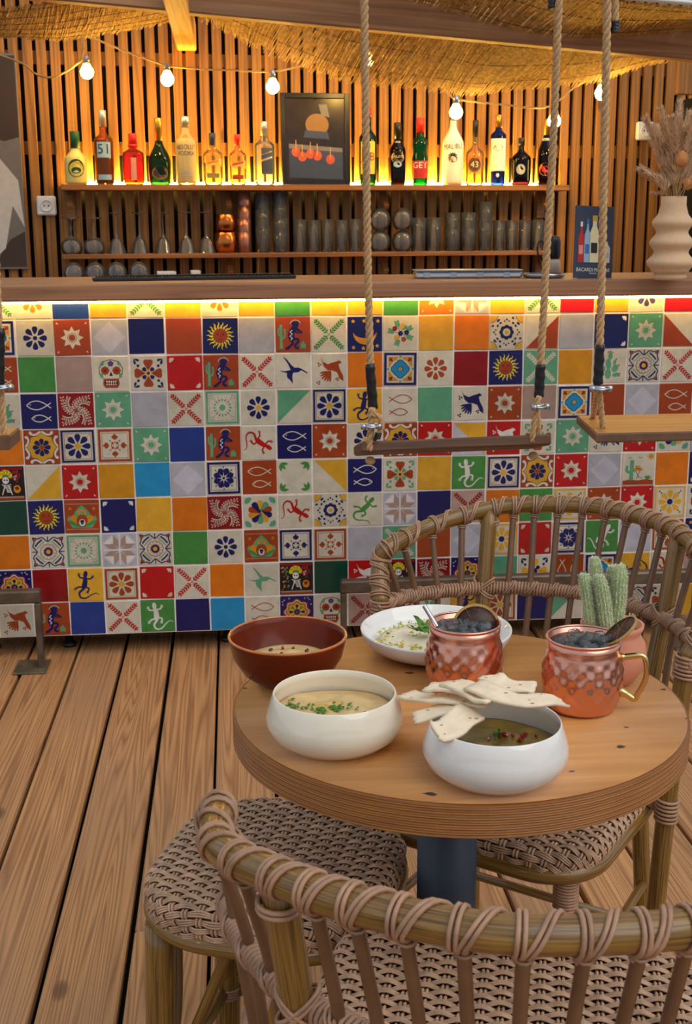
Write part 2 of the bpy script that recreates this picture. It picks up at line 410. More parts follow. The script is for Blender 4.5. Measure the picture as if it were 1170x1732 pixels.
def cat_at(P, u):
    k = len(P)-1; i = min(int(u), k-1); t = u-i
    p1, p2 = P[i], P[i+1]; p0 = P[i-1] if i > 0 else p1*2-p2; p3 = P[i+2] if i+2 <= k else p2*2-p1
    return 0.5*((2*p1)+(p2-p0)*t+(2*p0-5*p1+4*p2-p3)*t*t+(3*p1-p0-3*p2+p3)*t*t*t)
def helix(path, R, turns, strands=2, gap=0.0022, r=0.0022, n=5, per=14, mb=None, phase=0.0, advance=None):
    """strands wound round a path (list of points)"""
    mb = mb or MB(); P = [Vector(p) for p in path]; k = len(P)-1
    L = [0]
    for i in range(k): L.append(L[-1]+(P[i+1]-P[i]).length)
    def at(s):
        s = max(0, min(L[-1], s)); i = 0
        while i < k-1 and L[i+1] < s: i += 1
        t = (s-L[i])/max(1e-9, L[i+1]-L[i]); return P[i].lerp(P[i+1], t), (P[i+1]-P[i]).normalized()
    for q in range(strands):
        pts = []
        for j in range(int(turns*per)+1):
            tn = j/per; s = (advance(tn) if advance else tn/turns*L[-1]) + (q-(strands-1)/2)*gap*2
            c, t = at(s); up = Vector((0, 0, 1)); side = t.cross(up)
            if side.length < 1e-3: side = t.cross(Vector((0, 1, 0)))
            side.normalize(); nn = side.cross(t); a = 2*pi*tn+phase
            pts.append(c+(side*cos(a)+nn*sin(a))*(R+r*0.7))
        mb.tube(pts, r, n)
    return mb
def text(body, size, mat, parent, name, place, align='CENTER', squash=1.0):
    """flat lettering turned into a mesh; place maps (x, z) in the plane of the sign to local 3D"""
    cu = bpy.data.curves.new('lettering', 'FONT'); cu.body = body; cu.size = size; cu.align_x = align; cu.align_y = 'CENTER'; cu.resolution_u = 3
    ob = bpy.data.objects.new('lettering', cu)
    me = bpy.data.meshes.new_from_object(ob); bpy.data.objects.remove(ob); bpy.data.curves.remove(cu)
    for v in me.vertices: v.co = place(v.co.x*squash, v.co.y)
    me.materials.clear(); me.materials.append(MATS[mat]); me.name = name
    return link(name, me, parent)
def face_cam(p): return atan2(CAM.x-p[0], -(CAM.y-p[1]))

# ------------------------------------------------------------------ floor, ground, wall, roof
MB().box((0.9, -3, -0.16), (40, 40, 0.02)).to('ground', 'ground', kind='structure')
floor = MB().box((1.0, -1.4, -0.075), (6.2, 7.2, 0.03)).to('floor', 'soil_under', kind='structure')
GAP0, PIT = 0.1222, 0.1497
for k in range(-8, 19):
    x0 = GAP0+PIT*k; cuts = [-4.9, 2.2]
    if k == 2: cuts = [-4.9, -1.594, 2.2]
    elif k % 3 == 0: cuts = [-4.9, -3.4+0.23*(k % 5), 2.2]
    for a, b in zip(cuts, cuts[1:]):
        wd = PIT-0.0085-random.random()*0.003; ln = b-a-0.003
        MB().box((0, 0, 0), (wd, ln, 0.028), bev=0.0035).to('plank', 'deck_wood', floor,
            (x0+PIT/2+random.uniform(-.0012, .0012), (a+b)/2, -0.014+random.uniform(-.0012, .0008)), (0, random.uniform(-.006, .006), random.uniform(-.0006, .0006)))

wall = MB().box((0, 0.075, 1.3), (4.6, 0.03, 2.7)).to('wall_back', 'dark_backing', loc=W0, rot=(0, 0, WA), kind='structure')
u0 = wall_uz(70, 300, 0)[0]; u1 = wall_uz(823, 300, 0)[0]; SP = (u1-u0)/35
k0 = int((-2.2-u0)/SP); k1 = int((2.2-u0)/SP)
slat_me = [MB().box((0, 0, 1.3), (SP*0.715, 0.022, 2.6), bev=0.002).mesh('slat', ['slat_wood']) for i in range(1)]
for k in range(k0, k1):
    link('slat', slat_me[0], wall, (u0+SP*(k+0.5)+random.uniform(-.001, .001), 0.012+random.uniform(-.001, .001), random.uniform(-.02, .0)))
for py in (102, 252):
    z = wall_uz(300, py, -0.03)[1]
    MB().box((0, 0.042, z), (4.5, 0.035, 0.055)).to('batten', 'slat_wood', wall)
MB().box((0, 0.042, 0.9), (4.5, 0.035, 0.055)).to('batten', 'slat_wood', wall)

# roof beams
def beam(name, a, b, hgt, wid, mat):
    a, b = Vector(a), Vector(b); d = b-a; L = d.length
    o = MB().box((0, 0, 0), (L, wid, hgt), bev=0.006).to(name, mat, kind='structure')
    o.location = (a+b)/2; o.rotation_euler = d.to_track_quat('X', 'Z').to_euler(); return o
bA = at_y(30, -6, 0.95); bB = at_y(1300, 113, 1.05); up = Vector((0, 0, 0.058)); back = Vector((0, 0.04, 0))
ba = bA+(bA-bB)*0.15
beam('trim_1', ba+up+back, bB+up+back, 0.115, 0.07, 'beam_wood')
rz_ = on_wall(322, 86, 0).z
p = on_wall(324, 86, 0.0)
MB().box((0, 0, 0), (0.082, 2.6, 0.11), bev=0.004).to('trim_2', 'rafter_wood', loc=(p.x-0.02, p.y-1.3, rz_+0.055), kind='structure')
# cross beam the swings hang from, above the picture
MB().box((0.9, -0.55, 2.46), (4.4, 0.12, 0.14), bev=0.006).to('trim_3', 'beam_wood', kind='structure')
for x in (-1.1, 2.9):
    MB().box((x, -0.55, 1.195), (0.12, 0.12, 2.39), bev=0.006).to('trim_4' if x < 0 else 'trim_5', 'beam_wood', kind='structure')
# side return of the bar shed at the right
u, z = wall_uz(1139, 132, 0.3)
MB().box((u+0.25, -0.32, z), (0.5, 0.03, 0.145), bev=0.004).to('trim_6', 'slat_wood', loc=W0, rot=(0, 0, WA), kind='structure')
MB().box((u+0.16, -0.20, z-.075-.95), (0.06, 0.3, 1.9)).to('wall_right', 'dark_backing', loc=W0, rot=(0, 0, WA), kind='structure')

# woven reed awning: thousands of reeds bound with wire, sagging behind the beam
def reed_mat(name, label, back_px, front_px, Yb, Yf, n, sag, seed, lean=0.0, rag=0.02):
    rnd = random.Random(seed); mb = MB()
    B = [at_y(x, y, Yb) for x, y in back_px]; F = [at_y(x, y, Yf) for x, y in front_px]
    kb, kf = len(B)-1, len(F)-1
    def S(s, t):
        b = cat_at(B, max(0, min(1, s))*kb); f = cat_at(F, max(0, min(1, s))*kf); p = b.lerp(f, t); p.z -= sag*4*t*(1-t); return p
    seg = 9
    for i in range(n):
        s = (i+0.5)/n; t0 = -rnd.random()*rag; t1 = 1+rnd.random()*0.02; ph = rnd.random()*6; am = rnd.uniform(.001, .004); dz = rnd.uniform(-.004, .004)
        pts = []
        for j in range(seg+1):
            t = t0+(t1-t0)*j/seg; p = S(s+lean*(t-0.5)+rnd.uniform(-.0006, .0006), t)
            pts.append(p+Vector((am*sin(ph+t*9), 0, dz+am*cos(ph*2+t*7))))
        r = rnd.uniform(.0016, .0030); mb.tube(pts, [r*0.6]+[r]*(seg-1)+[r*0.7], 4, 0, False)
    for t in (0.06, 0.22, 0.4, 0.58, 0.76, 0.94):
        mb.tube([S(lean*(t-0.5)+k/60, t)-Vector((0, 0, 0.005)) for k in range(61)], 0.0012, 4, 1, False)
    return mb.to(name, ['reed', 'reed_wire'], kind='stuff', label=label, category='awning')
reed_mat('reed_mat', 'sagging golden reed matting of the awning over the bar, right of the rafter',
         [(338, 20), (400, 50), (450, 76), (560, 119), (640, 133), (740, 144), (800, 151), (880, 144), (970, 138), (1030, 126), (1085, 109), (1180, 92), (1300, 78)],
         [(300, -260), (500, -190), (700, -130), (850, -70), (1000, -12), (1060, 4), (1180, 15), (1300, 24)], 1.48, 0.62, 1100, -0.022, 3, lean=0.05, rag=0.06)
reed_mat('reed_mat', 'short fringed reed matting hanging left of the yellow rafter',
         [(-60, 64), (0, 61), (60, 63), (100, 64), (150, 58), (210, 48), (265, 38), (300, 30)],
         [(-60, 18), (0, 14), (60, 8), (100, 3), (150, -6), (210, -14), (265, -22), (300, -30)], 1.48, 1.15, 330, 0.012, 5, lean=0.06, rag=0.2)

fa, fb = at_y(1040, -6, 0.60), at_y(1320, 18, 0.60)
beam('trim_7', fa, fb, 0.016, 0.02, 'white_plastic')

# ------------------------------------------------------------------ tile designs (flat glaze shapes on a tile face, unit square -1..1)
def rotp(pts, a): c, s = cos(a), sin(a); return [(x*c-y*s, x*s+y*c) for x, y in pts]
class Dz:
    def __init__(s, bg): s.bg = bg; s.sh = []
    def poly(s, c, pts, l=1): s.sh.append((c, [tuple(p) for p in pts], l)); return s
    def ell(s, c, x, y, rx, ry=None, rot=0, l=1, n=16):
        ry = ry or rx
        return s.poly(c, [(x+px, y+py) for px, py in rotp([(rx*cos(2*pi*i/n), ry*sin(2*pi*i/n)) for i in range(n)], rot)], l)
    def rect(s, c, x0, y0, x1, y1, l=1): return s.poly(c, [(x0, y0), (x1, y0), (x1, y1), (x0, y1)], l)
    def stroke(s, c, pts, wd, l=1, taper=False):
        P = [Vector((x, y)) for x, y in pts]; k = len(P); A = []; B = []
        for i in range(k):
            t = P[min(i+1, k-1)]-P[max(i-1, 0)]; t.normalize(); n_ = Vector((-t.y, t.x))
            q = wd/2*((1-0.8*i/(k-1)) if taper else 1); A.append(P[i]+n_*q); B.append(P[i]-n_*q)
        for i in range(k-1): s.poly(c, [A[i], B[i], B[i+1], A[i+1]], l)
        return s
    def curve(s, c, pts, wd, l=1, n=14, taper=False):
        return s.stroke(c, [(p.x, p.y) for p in catmull([(x, y, 0) for x, y in pts], n)], wd, l, taper)
    def petal(s, c, x, y, ang, L, wd, l=1, fat=0.62):
        pts = []
        for i in range(15):
            t = i/14; pts.append((L*(1-cos(pi*t))/2, wd*1.42*sin(pi*t)**0.9*((1-cos(pi*t))/2)**fat))
        pts = pts+[(a, -b) for a, b in pts[-2:0:-1]]
        return s.poly(c, [(x+a, y+b) for a, b in rotp(pts, ang)], l)
    def leaf(s, c, x, y, ang, L, wd, l=1):
        pts = [(L*i/6, wd*sin(pi*i/6)) for i in range(7)]; pts += [(a, -b) for a, b in pts[-2:0:-1]]
        return s.poly(c, [(x+a, y+b) for a, b in rotp(pts, ang)], l)
    def star(s, c, x, y, R, r, n, l=1, rot=pi/2):
        return s.poly(c, [(x+(R if i % 2 == 0 else r)*cos(rot+pi*i/n), y+(R if i % 2 == 0 else r)*sin(rot+pi*i/n)) for i in range(2*n)], l)
    def frame(s, c, c2, wd=0.13, line=True):
        s.rect(c, -1, -1, 1, 1, 1); s.rect(c2, -1+wd, -1+wd, 1-wd, 1-wd, 2)
        if line: s.rect(c, -1+wd*1.45, -1+wd*1.45, 1-wd*1.45, 1-wd*1.45, 3); s.rect(c2, -1+wd*1.65, -1+wd*1.65, 1-wd*1.65, 1-wd*1.65, 4)
        return s
    def corner3(s, c, L=0.27, wd=0.050, l=1, inset=0.9):
        for q in range(4):
            a = pi/4+pi/2*q; x, y = inset*(1 if q in (0, 3) else -1), inset*(1 if q in (0, 1) else -1)
            for da in (-0.62, 0, 0.62): s.petal(c, x, y, a+pi+da, L, wd, l)
        return s
    def mirror(s): s.sh = [(c, [(-x, y) for x, y in p][::-1], l) for c, p, l in s.sh]; return s
    def turn(s, a): s.sh = [(c, rotp(p, a), l) for c, p, l in s.sh]; return s

def flower(d, c, n, r0, L, wd, l=1, rot=pi/2, fat=0.62):
    for i in range(n): a = rot+2*pi*i/n; d.petal(c, r0*cos(a), r0*sin(a), a, L, wd, l, fat)
    return d
def t_sun(bg):
    d = Dz(bg); d.star('cream', 0, 0, .68, .42, 8).ell(bg, 0, 0, .27, l=2, n=24).ell('cream', 0, 0, .235, l=3, n=24).ell(bg, 0, 0, .19, l=4, n=20)
    for q in range(4): a = pi/4+pi/2*q; d.ell('cream', 1.2*cos(a), 1.2*sin(a), .075, .04, a)
    return d
def t_diamond(): return Dz('grey').poly('ltgrey', [(0, -.95), (.95, 0), (0, .95), (-.95, 0)])
def t_flower8(c, centre=None, bg='cream', s=1.0):
    d = Dz(bg); flower(d, c, 8, .2*s, .50*s, .155*s)
    if centre: d.ell(centre, 0, 0, .16*s, n=20)
    else: d.ell(c, 0, 0, .13*s, n=20)
    return d
def t_frameflower(fc, pc, cc, dots='yellow', thin=.13):
    d = Dz('cream').frame(fc, 'cream', thin); flower(d, pc, 8, .2, .56, .17, 5); d.ell(cc, 0, 0, .19, l=5, n=20)
    for q in range(4): a = pi/4+pi/2*q; d.ell(dots, .82*cos(a), .82*sin(a), .05, l=5); d.ell(dots, .98*cos(a), .98*sin(a), .05, l=5)
    return d
def t_sunface():
    d = Dz('navy')
    for i in range(18):
        a = 2*pi*i/18; d.curve('lemon', [((.44+.13*k)*cos(a+.09*sin(k*2)), (.44+.13*k)*sin(a+.09*sin(k*2))) for k in range(4)], .13, n=6, taper=True)
    d.ell('terra', 0, 0, .42, l=2, n=24)
    for x in (-.16, .16): d.ell('black', x, .08, .06, .035, l=3); d.stroke('black', [(x-.08, .17), (x+.08, .17)], .025, 3)
    d.stroke('darkred', [(-.02, .08), (.03, -.08), (-.03, -.09)], .03, 3); d.curve('darkred', [(-.12, -.2), (0, -.24), (.12, -.2)], .05, 3)
    return d
def t_flute():
    d = Dz('terra')
    d.curve('mint', [(-.72, -.82), (-.72, 0), (-.72, .62)], .17).curve('mint', [(-.88, .45), (-.88, .05), (-.72, -.1)], .1).curve('mint', [(-.5, .35), (-.5, -.1), (-.72, -.25)], .1)
    d.curve('mint', [(.6, -.82), (.6, -.42)], .13).curve('mint', [(.48, -.5), (.48, -.78)], .08).curve('mint', [(.72, -.55), (.72, -.78)], .08)
    d.stroke('green', [(-.9, -.84), (-.55, -.84)], .05).stroke('green', [(.4, -.82), (.8, -.82)], .05)
    d.curve('navy', [(.18, .5), (-.02, .25), (-.12, -.05), (-.02, -.35)], .36, 2)
    d.ell('navy', .15, .58, .2, .19, l=2)
    for i in range(9):
        a = 0.15*pi+0.75*pi*i/8; d.stroke('navy', [(.15, .6), (.15+.38*cos(a), .6+.33*sin(a))], .045, 2); d.ell('cream', .15+.32*cos(a), .6+.28*sin(a), .035, l=3)
    d.stroke('navy', [(.1, .45), (.55, .1)], .14, 2).stroke('navy', [(0, .3), (.3, .1), (.45, .22)], .09, 2)
    d.curve('navy', [(-.02, -.3), (.22, -.25), (.32, -.4), (.12, -.62), (.18, -.78), (.34, -.8)], .15, 2)
    d.curve('navy', [(-.05, -.3), (-.05, -.55), (-.28, -.75), (-.45, -.86)], .15, 2).stroke('navy', [(-.48, -.86), (-.2, -.82)], .06, 2)
    d.stroke('white', [(-.05, .28), (-.18, .15), (-.03, .05), (-.2, -.08), (-.05, -.2), (-.14, -.32)], .06, 3)
    return d
def t_branch(bg, c):
    d = Dz(bg)
    for q in range(4):
        a = pi/4+pi/2*q; d.stroke(c, [(0, 0), (1.12*cos(a), 1.12*sin(a))], .03)
        for k in range(6):
            r = .16+.17*k
            for sg in (-1, 1): d.leaf(c, r*cos(a), r*sin(a), a+sg*.75, .24, .055)
        d.leaf(c, 1.1*cos(a), 1.1*sin(a), a, .18, .05)
    return d
def t_moon():
    d = Dz('navy'); A = [(.72*cos(a), .1+.72*sin(a)) for a in [pi*1.0+pi*i/16 for i in range(17)]]
    B = [(.74*cos(a), .22+.46*sin(a)) for a in [2*pi-pi*i/16 for i in range(17)]]
    d.poly('ochre', A+B[1:-1])
    for x, y in ((-.72, .78), (-.05, .8), (.8, .78), (-.7, -.8), (-.1, -.85), (.75, -.72)): d.star('yellow', x, y, .14, .06, 5)
    return d
def t_bouquet():
    d = Dz('cream')
    for a, L in ((.5, .75), (1.9, .75), (2.9, .72), (-1.9, .7), (-.4, .75), (1.1, .5)):
        d.stroke('navy', [(0, 0), (L*.85*cos(a), L*.85*sin(a))], .025)
        for k in range(3):
            for sg in (-1, 1): d.leaf('mint', (.45+.14*k)*L*1.2*cos(a), (.45+.14*k)*L*1.2*sin(a), a+sg*.7, .24, .07)
    for x, y, c in ((-.35, .3, 'darkred'), (.1, .45, 'yellow'), (-.25, -.25, 'yellow'), (.2, -.35, 'terra'), (.38, .05, 'navy'), (0, 0, 'navy')):
        for i in range(5): d.ell(c, x+.09*cos(i*1.257), y+.09*sin(i*1.257), .075, l=2)
    return d
def t_wreath():
    d = Dz('cream')
    for q in range(4):
        a = pi/2*q; d.poly('yellow', rotp([(1, 1), (.55, 1), (.62, .8), (.8, .62), (1, .55)], a), 1)
        d.stroke('navy', rotp([(.55, 1), (.62, .8), (.8, .62), (1, .55)], a), .03, 2)
        for k, (x, y) in enumerate(((.42, .78), (.6, .6), (.78, .42), (.3, .6), (.6, .3))): px, py = rotp([(x, y)], a)[0]; d.leaf('navy', px, py, a+pi/4+(-1)**k*1.2, .2, .07)
        px, py = rotp([(0, .78)], a)[0]; d.ell('navy', px, py, .06)
        for e in (-.14, .14): px, py = rotp([(e, .68)], a)[0]; d.ell('navy', px, py, .05)
    for i in range(8): d.ell('navy', .3*cos(i*pi/4), .3*sin(i*pi/4), .16, l=2)
    d.ell('cream', 0, 0, .24, l=3, n=20).ell('yellow', 0, 0, .12, l=4)
    return d
def t_diag(bg, c, corner):
    P = {'LR': [(-1, -1), (1, -1), (1, 1)], 'UL': [(-1, -1), (1, 1), (-1, 1)], 'UR': [(-1, 1), (1, -1), (1, 1)], 'LL': [(-1, 1), (-1, -1), (1, -1)]}
    return Dz(bg).poly(c, P[corner])
def t_corners(bg, c): return Dz(bg).corner3(c)
def t_greencorners():
    d = Dz('cream')
    for sx in (-1, 1):
        for sy in (-1, 1):
            for k in range(3): d.leaf('green', sx*.88, sy*.86, atan2(-sy*(.15+.85*k), -sx*(1.5-.65*k)), .52, .10)
    return d
def t_skull():
    d = Dz('cream'); sk = [(-.35, -.85), (-.5, -.6), (-.45, -.3), (-.68, -.05), (-.72, .35), (-.5, .75), (0, .88), (.5, .75), (.72, .35), (.68, -.05), (.45, -.3), (.5, -.6), (.35, -.85), (0, -.8)]
    d.poly('black', sk, 1).poly('cream', [(x*.94, y*.95) for x, y in sk], 2)
    for x in (-.34, .34):
        for i in range(8): d.ell('terra', x+.17*cos(i*pi/4), .2+.17*sin(i*pi/4), .09, l=3)
        d.ell('darkred', x, .2, .1, l=4).ell('mint', x*1.65, -.1, .1, .15, l=3).ell('mint', x*1.5, .6, .14, .1, x*-2, l=3)
    for i in range(5): d.ell('purple', .1*cos(i*1.257+.3), .62+.1*sin(i*1.257+.3), .08, l=3)
    d.poly('black', [(-.11, -.12), (.11, -.12), (0, .15)], 3)
    d.poly('terra', [(-.46, -.28), (.46, -.28), (.46, -.72), (.3, -.84), (-.3, -.84), (-.46, -.72)], 3)
    d.poly('black', [(-.4, -.48), (-.2, -.4), (.2, -.4), (.4, -.48), (.32, -.68), (0, -.62), (-.32, -.68)], 4)
    for i in range(5): d.ell('white', -.26+.13*i, -.47, .045, .06, l=5); d.ell('white', -.26+.13*i, -.62, .04, .05, l=5)
    return d
def t_cross(pc='terra', lc='navy', cc='yellow', bg='cream'):
    d = Dz(bg)
    for q in range(4):
        a = pi/2*q+pi/2
        for da in (-.2, .2): d.petal(pc, .1*cos(a), .1*sin(a), a+da, .74, .2, 1, 1.3)
        d.stroke('black', [(.25*cos(a), .25*sin(a)), (.62*cos(a), .62*sin(a))], .02, 2)
        b = a+pi/4; d.petal(lc, .12*cos(b), .12*sin(b), b, .34, .12, 1)
    d.ell(cc, 0, 0, .2, l=3, n=20).ell('navy', 0, 0, .09, l=4)
    for q in range(4):
        b = pi/4+pi/2*q; x, y = .86*(1 if q in (0, 3) else -1), .86*(1 if q in (0, 1) else -1)
        for da in (-.5, .5): d.petal(lc if lc == 'navy' else 'mint', x, y, b+pi+da, .34, .07)
        d.petal(lc if lc == 'navy' else 'mint', x*.8, y*.62, b+pi, .2, .08)
    return d
def t_hummer(c):
    d = Dz('cream'); d.poly(c, [(-.62, .88), (-.4, .72), (-.1, .35), (.1, .18), (.3, .2), (.5, .12), (.9, -.12), (.86, -.18), (.5, .02), (.3, -.1), (.02, -.12), (-.1, -.05), (-.3, .4)])
    d.poly(c, [(-.85, .02), (-.5, -.02), (-.15, .05), (.05, -.1), (-.3, -.16), (-.6, -.08)]).poly(c, [(-.3, -.1), (.0, -.1), (-.05, -.35), (-.02, -.8), (-.2, -.55), (-.35, -.45), (-.4, -.2)])
    return d
def t_dove(bg, c):
    d = Dz(bg); d.poly(c, [(-.55, .85), (-.4, .55), (-.1, .4), (.15, .5), (.35, .55), (.52, .6), (.68, .5), (.55, .38), (.62, .1), (.82, -.3), (.86, -.65), (.62, -.5), (.45, -.1), (.15, .02), (-.1, .02), (-.35, .25)])
    d.poly(c, [(.5, .63), (.62, .62), (.74, .5), (.66, .44)])
    for i in range(6): d.petal(c, .1, .0, pi+.2+i*.25, .78-.03*abs(i-2), .055)
    for x, y in ((-.68, .45), (-.55, .38), (-.66, .3), (-.75, -.72), (-.62, -.66), (-.64, -.8), (.4, -.5), (.52, -.45), (.5, -.58)): d.ell(c, x, y, .055)
    return d
def t_azul():
    d = Dz('cream').frame('navy', 'cream', .16, False)
    for q in range(4):
        a = pi/2*q; d.poly('terra', rotp([(.38, .72), (.72, .72), (.72, .38), (.5, .42), (.42, .5)], a), 3).petal('ochre', *rotp([(.72, .1)], a)[0], a+1.9, .42, .1, 3).petal('ochre', *rotp([(.1, .72)], a)[0], a-.35, .42, .1, 3)
        d.ell('black', *rotp([(.55, .55)], a)[0], .05, l=4); d.ell('mint', *rotp([(0, .76)], a)[0], .07, l=3)
    for i in range(8): a = i*pi/4; d.petal('navy', 0, 0, a, .58 if i % 2 == 0 else .5, .2, 4, .5)
    for i in range(8): a = i*pi/4; d.petal('sky', 0, 0, a, .54 if i % 2 == 0 else .46, .165, 5, .5)
    d.ell('navy', 0, 0, .16, l=6).ell('yellow', 0, 0, .12, l=7).ell('sky', 0, 0, .05, l=8)
    return d
def t_nopal():
    d = Dz('cream')
    for x, y, rx, ry, r in ((-.05, -.5, .2, .32, 0), (-.05, .1, .17, .36, .1), (.38, -.15, .2, .26, -.5), (-.42, -.1, .16, .26, .7), (.05, .62, .14, .24, 0), (.45, -.55, .24, .13, .2), (-.42, .4, .13, .2, .3), (.35, .22, .1, .18, -.2), (-.45, -.5, .18, .12, -.3)): d.ell('mint', x, y, rx, ry, r)
    for x, y in ((.05, .9), (-.08, .86), (.18, .84), (.62, .05), (.7, -.5), (.66, -.62), (.45, .42), (-.5, .62), (-.62, .1)): d.ell('terra', x, y, .05, l=2)
    return d
def t_ornate():
    d = Dz('cream')
    for q in range(4):
        a = pi/2*q
        d.curve('navy', rotp([(-.92, .92), (-.6, .84), (-.35, .92), (-.1, .72), (0, .66), (.1, .72), (.35, .92), (.6, .84), (.92, .92)], a), .07, n=24)
        d.stroke('navy', rotp([(0, .7), (0, .98)], a), .06).ell('terra', *rotp([(.78, .78)], a)[0], .09)
        d.curve('navy', rotp([(.35, .78), (.55, .62), (.78, .35)], a), .1); d.curve('mint', rotp([(.2, .68), (.38, .52), (.68, .2)], a), .05)
    for i in range(12):
        b = 2*pi*i/12; d.ell('terra', .38*cos(b), .38*sin(b), .14, l=2); d.ell('pinkt', .38*cos(b), .38*sin(b), .115, l=3); d.ell('cream', .38*cos(b), .38*sin(b), .09, l=4)
    d.ell('navy', 0, 0, .25, l=5, n=20).ell('yellow', 0, 0, .14, l=6)
    return d
def t_fish(bg, c, both=True):
    d = Dz(bg)
    for x, y, s in ((0, .38, 1.0), (.12, -.42, .8)):
        top = [(-.72, 0), (-.45, .2), (-.05, .26), (.35, .1), (.72, -.18)]; bot = [(-.72, 0), (-.45, -.2), (-.05, -.26), (.35, -.1), (.72, .14)]
        for P in (top, bot): d.curve(c, [(x+a*s, y+b*s) for a, b in P], .055)
        d.ell(c, x-.5*s, y+.04, .03)
    return d
def t_leaves(bg='darkred', c='cream'):
    d = Dz(bg)
    for q in range(4):
        a = pi/2*q; P = catmull([(p[0], p[1], 0) for p in rotp([(.02, .05), (-.1, .4), (.2, .68), (.78, .8)], a)], 10)
        d.stroke(c, [(p.x, p.y) for p in P], .02)
        P2 = catmull([(p[0], p[1], 0) for p in rotp([(.1, .1), (.2, .4), (.5, .5), (.78, .42)], a)], 8); d.stroke(c, [(p.x, p.y) for p in P2], .02)
        for PP in (P, P2):
            for i in range(1, len(PP)):
                t = PP[i]-PP[i-1]; b = atan2(t.y, t.x)
                for sg in (-1, 1): d.ell(c, PP[i].x+.085*cos(b+sg*1.2), PP[i].y+.085*sin(b+sg*1.2), .06, .034, b+sg*.6, n=8)
    return d
def t_dandelion():
    d = Dz('cream').frame('mint', 'cream', .13)
    for i in range(16): a = 2*pi*i/16; d.petal('mint', .36*cos(a), .36*sin(a), a, .2, .05, 5); d.ell('tan', .7*cos(a), .7*sin(a), .03, l=5, n=8)
    for q in range(4):
        a = pi/4+pi/2*q; d.stroke('tan', [(.3*cos(a), .3*sin(a)), (.75*cos(a), .75*sin(a))], .025, 5)
        for i in range(5): d.ell('mint' if i % 2 else 'tan', .92*cos(a)+.1*cos(i*1.257), .92*sin(a)+.1*sin(i*1.257), .04, l=5, n=8)
    return d.ell('mint', 0, 0, .19, l=5, n=20)
def t_lizard(bg, c, rot=0.0, mir=False):
    d = Dz(bg); d.poly(c, [(.02, .92), (.14, .82), (.13, .62), (.06, .5), (.12, .25), (.06, -.1), (-.08, -.3), (-.22, -.3), (-.28, -.1), (-.2, .2), (-.12, .45), (-.14, .62), (-.1, .82)])
    for P in ([(.05, .42), (.28, .38), (.42, .5)], [(-.12, .42), (-.34, .5), (-.4, .66)], [(.02, -.15), (.18, -.25), (.1, -.45)], [(-.22, -.15), (-.45, -.12), (-.62, -.22)]): d.curve(c, P, .1)
    for x, y in ((.44, .52), (-.4, .7), (.08, -.48), (-.66, -.24)):
        for i in range(4): d.stroke(c, [(x, y), (x+.11*cos(i*1.57+.4), y+.11*sin(i*1.57+.4))], .05)
    d.curve(c, [(-.16, -.26), (-.42, -.5), (-.36, -.8), (-.05, -.86), (.3, -.66), (.6, -.55), (.8, -.68)], .15, n=20, taper=True)
    if mir: d.mirror()
    return d.turn(rot) if rot else d
def t_scroll():
    d = Dz('terra'); pts = []
    for i in range(16): a = pi/2+2*pi*i/16; r = (.98 if i % 4 == 0 else .74 if i % 2 else .86); pts.append((r*cos(a), r*sin(a)))
    d.poly('yellow', pts, 2)
    for q in range(4):
        a = pi/2*q
        for m in (1, -1):
            P = [(.03, .98), (.3, .8), (.5, .78), (.66, .88), (.6, .98)] if m == 1 else [(.98, .03), (.8, .3), (.78, .5), (.88, .66), (.98, .6)]
            d.curve('black', rotp([(x*.985, y*.985) for x, y in P], a), .15, 3); d.curve('white', rotp(P, a), .12, 4)
        d.ell('white', *rotp([(.62, .86)], a)[0], .09, l=4).ell('white', *rotp([(.86, .62)], a)[0], .09, l=4)
    flower(d, 'navy', 8, .1, .44, .13, 5); d.ell('terra', 0, 0, .12, l=6)
    return d
def t_crossorn(c):
    d = Dz('cream').frame(c, 'cream', .15)
    for q in range(4):
        a = pi/2*q+pi/2
        for da in (-.42, .42): d.petal(c, .34*cos(a), .34*sin(a), a+da, .3, .1, 5)
        d.leaf(c, .5*cos(a), .5*sin(a), a, .26, .06, 5); d.stroke(c, [(.62*cos(a)-.1*sin(a), .62*sin(a)+.1*cos(a)), (.62*cos(a)+.1*sin(a), .62*sin(a)-.1*cos(a))], .05, 5)
        b = a+pi/4; d.petal(c, .08*cos(b), .08*sin(b), b, .2, .07, 5); d.ell(c, .4*cos(b), .4*sin(b), .05, l=5)
        d.ell(c, .2*cos(a), .2*sin(a), .05, l=5)
    return d
def t_snow():
    d = Dz('cream').frame('navy', 'cream', .15)
    for i in range(8):
        a = pi/8+i*pi/4
        for da in (-.16, .16): d.petal('navy', .12*cos(a), .12*sin(a), a+da, .5, .11, 5)
        d.petal('navy', .3*cos(a), .3*sin(a), a, .36, .08, 5)
        b = a+pi/8; d.stroke('navy', [(.4*cos(b), .4*sin(b)), (.68*cos(b), .68*sin(b))], .03, 5).ell('navy', .7*cos(b), .7*sin(b), .045, l=5)
    return d.ell('navy', 0, 0, .09, l=5)
def t_pinwheel():
    d = Dz('cream'); cs = ['yellow', 'mint', 'terra', 'navy', 'yellow', 'mint', 'navy', 'ochre', 'terra', 'navy']
    for i in range(10):
        a = pi/2-2*pi*i/10; d.curve(cs[i], [(0, 0), (.3*cos(a+.12), .3*sin(a+.12)), (.55*cos(a), .55*sin(a))], .2, 2, 8).petal(cs[i], 0, 0, a, .76, .2, 2, .9)
    for q in range(4):
        x, y = .9*(1 if q in (0, 3) else -1), .9*(1 if q in (0, 1) else -1); b = atan2(-y, -x)
        for da in (-.6, 0, .6): d.petal('mint', x, y, b+da, .36, .1)
    return d
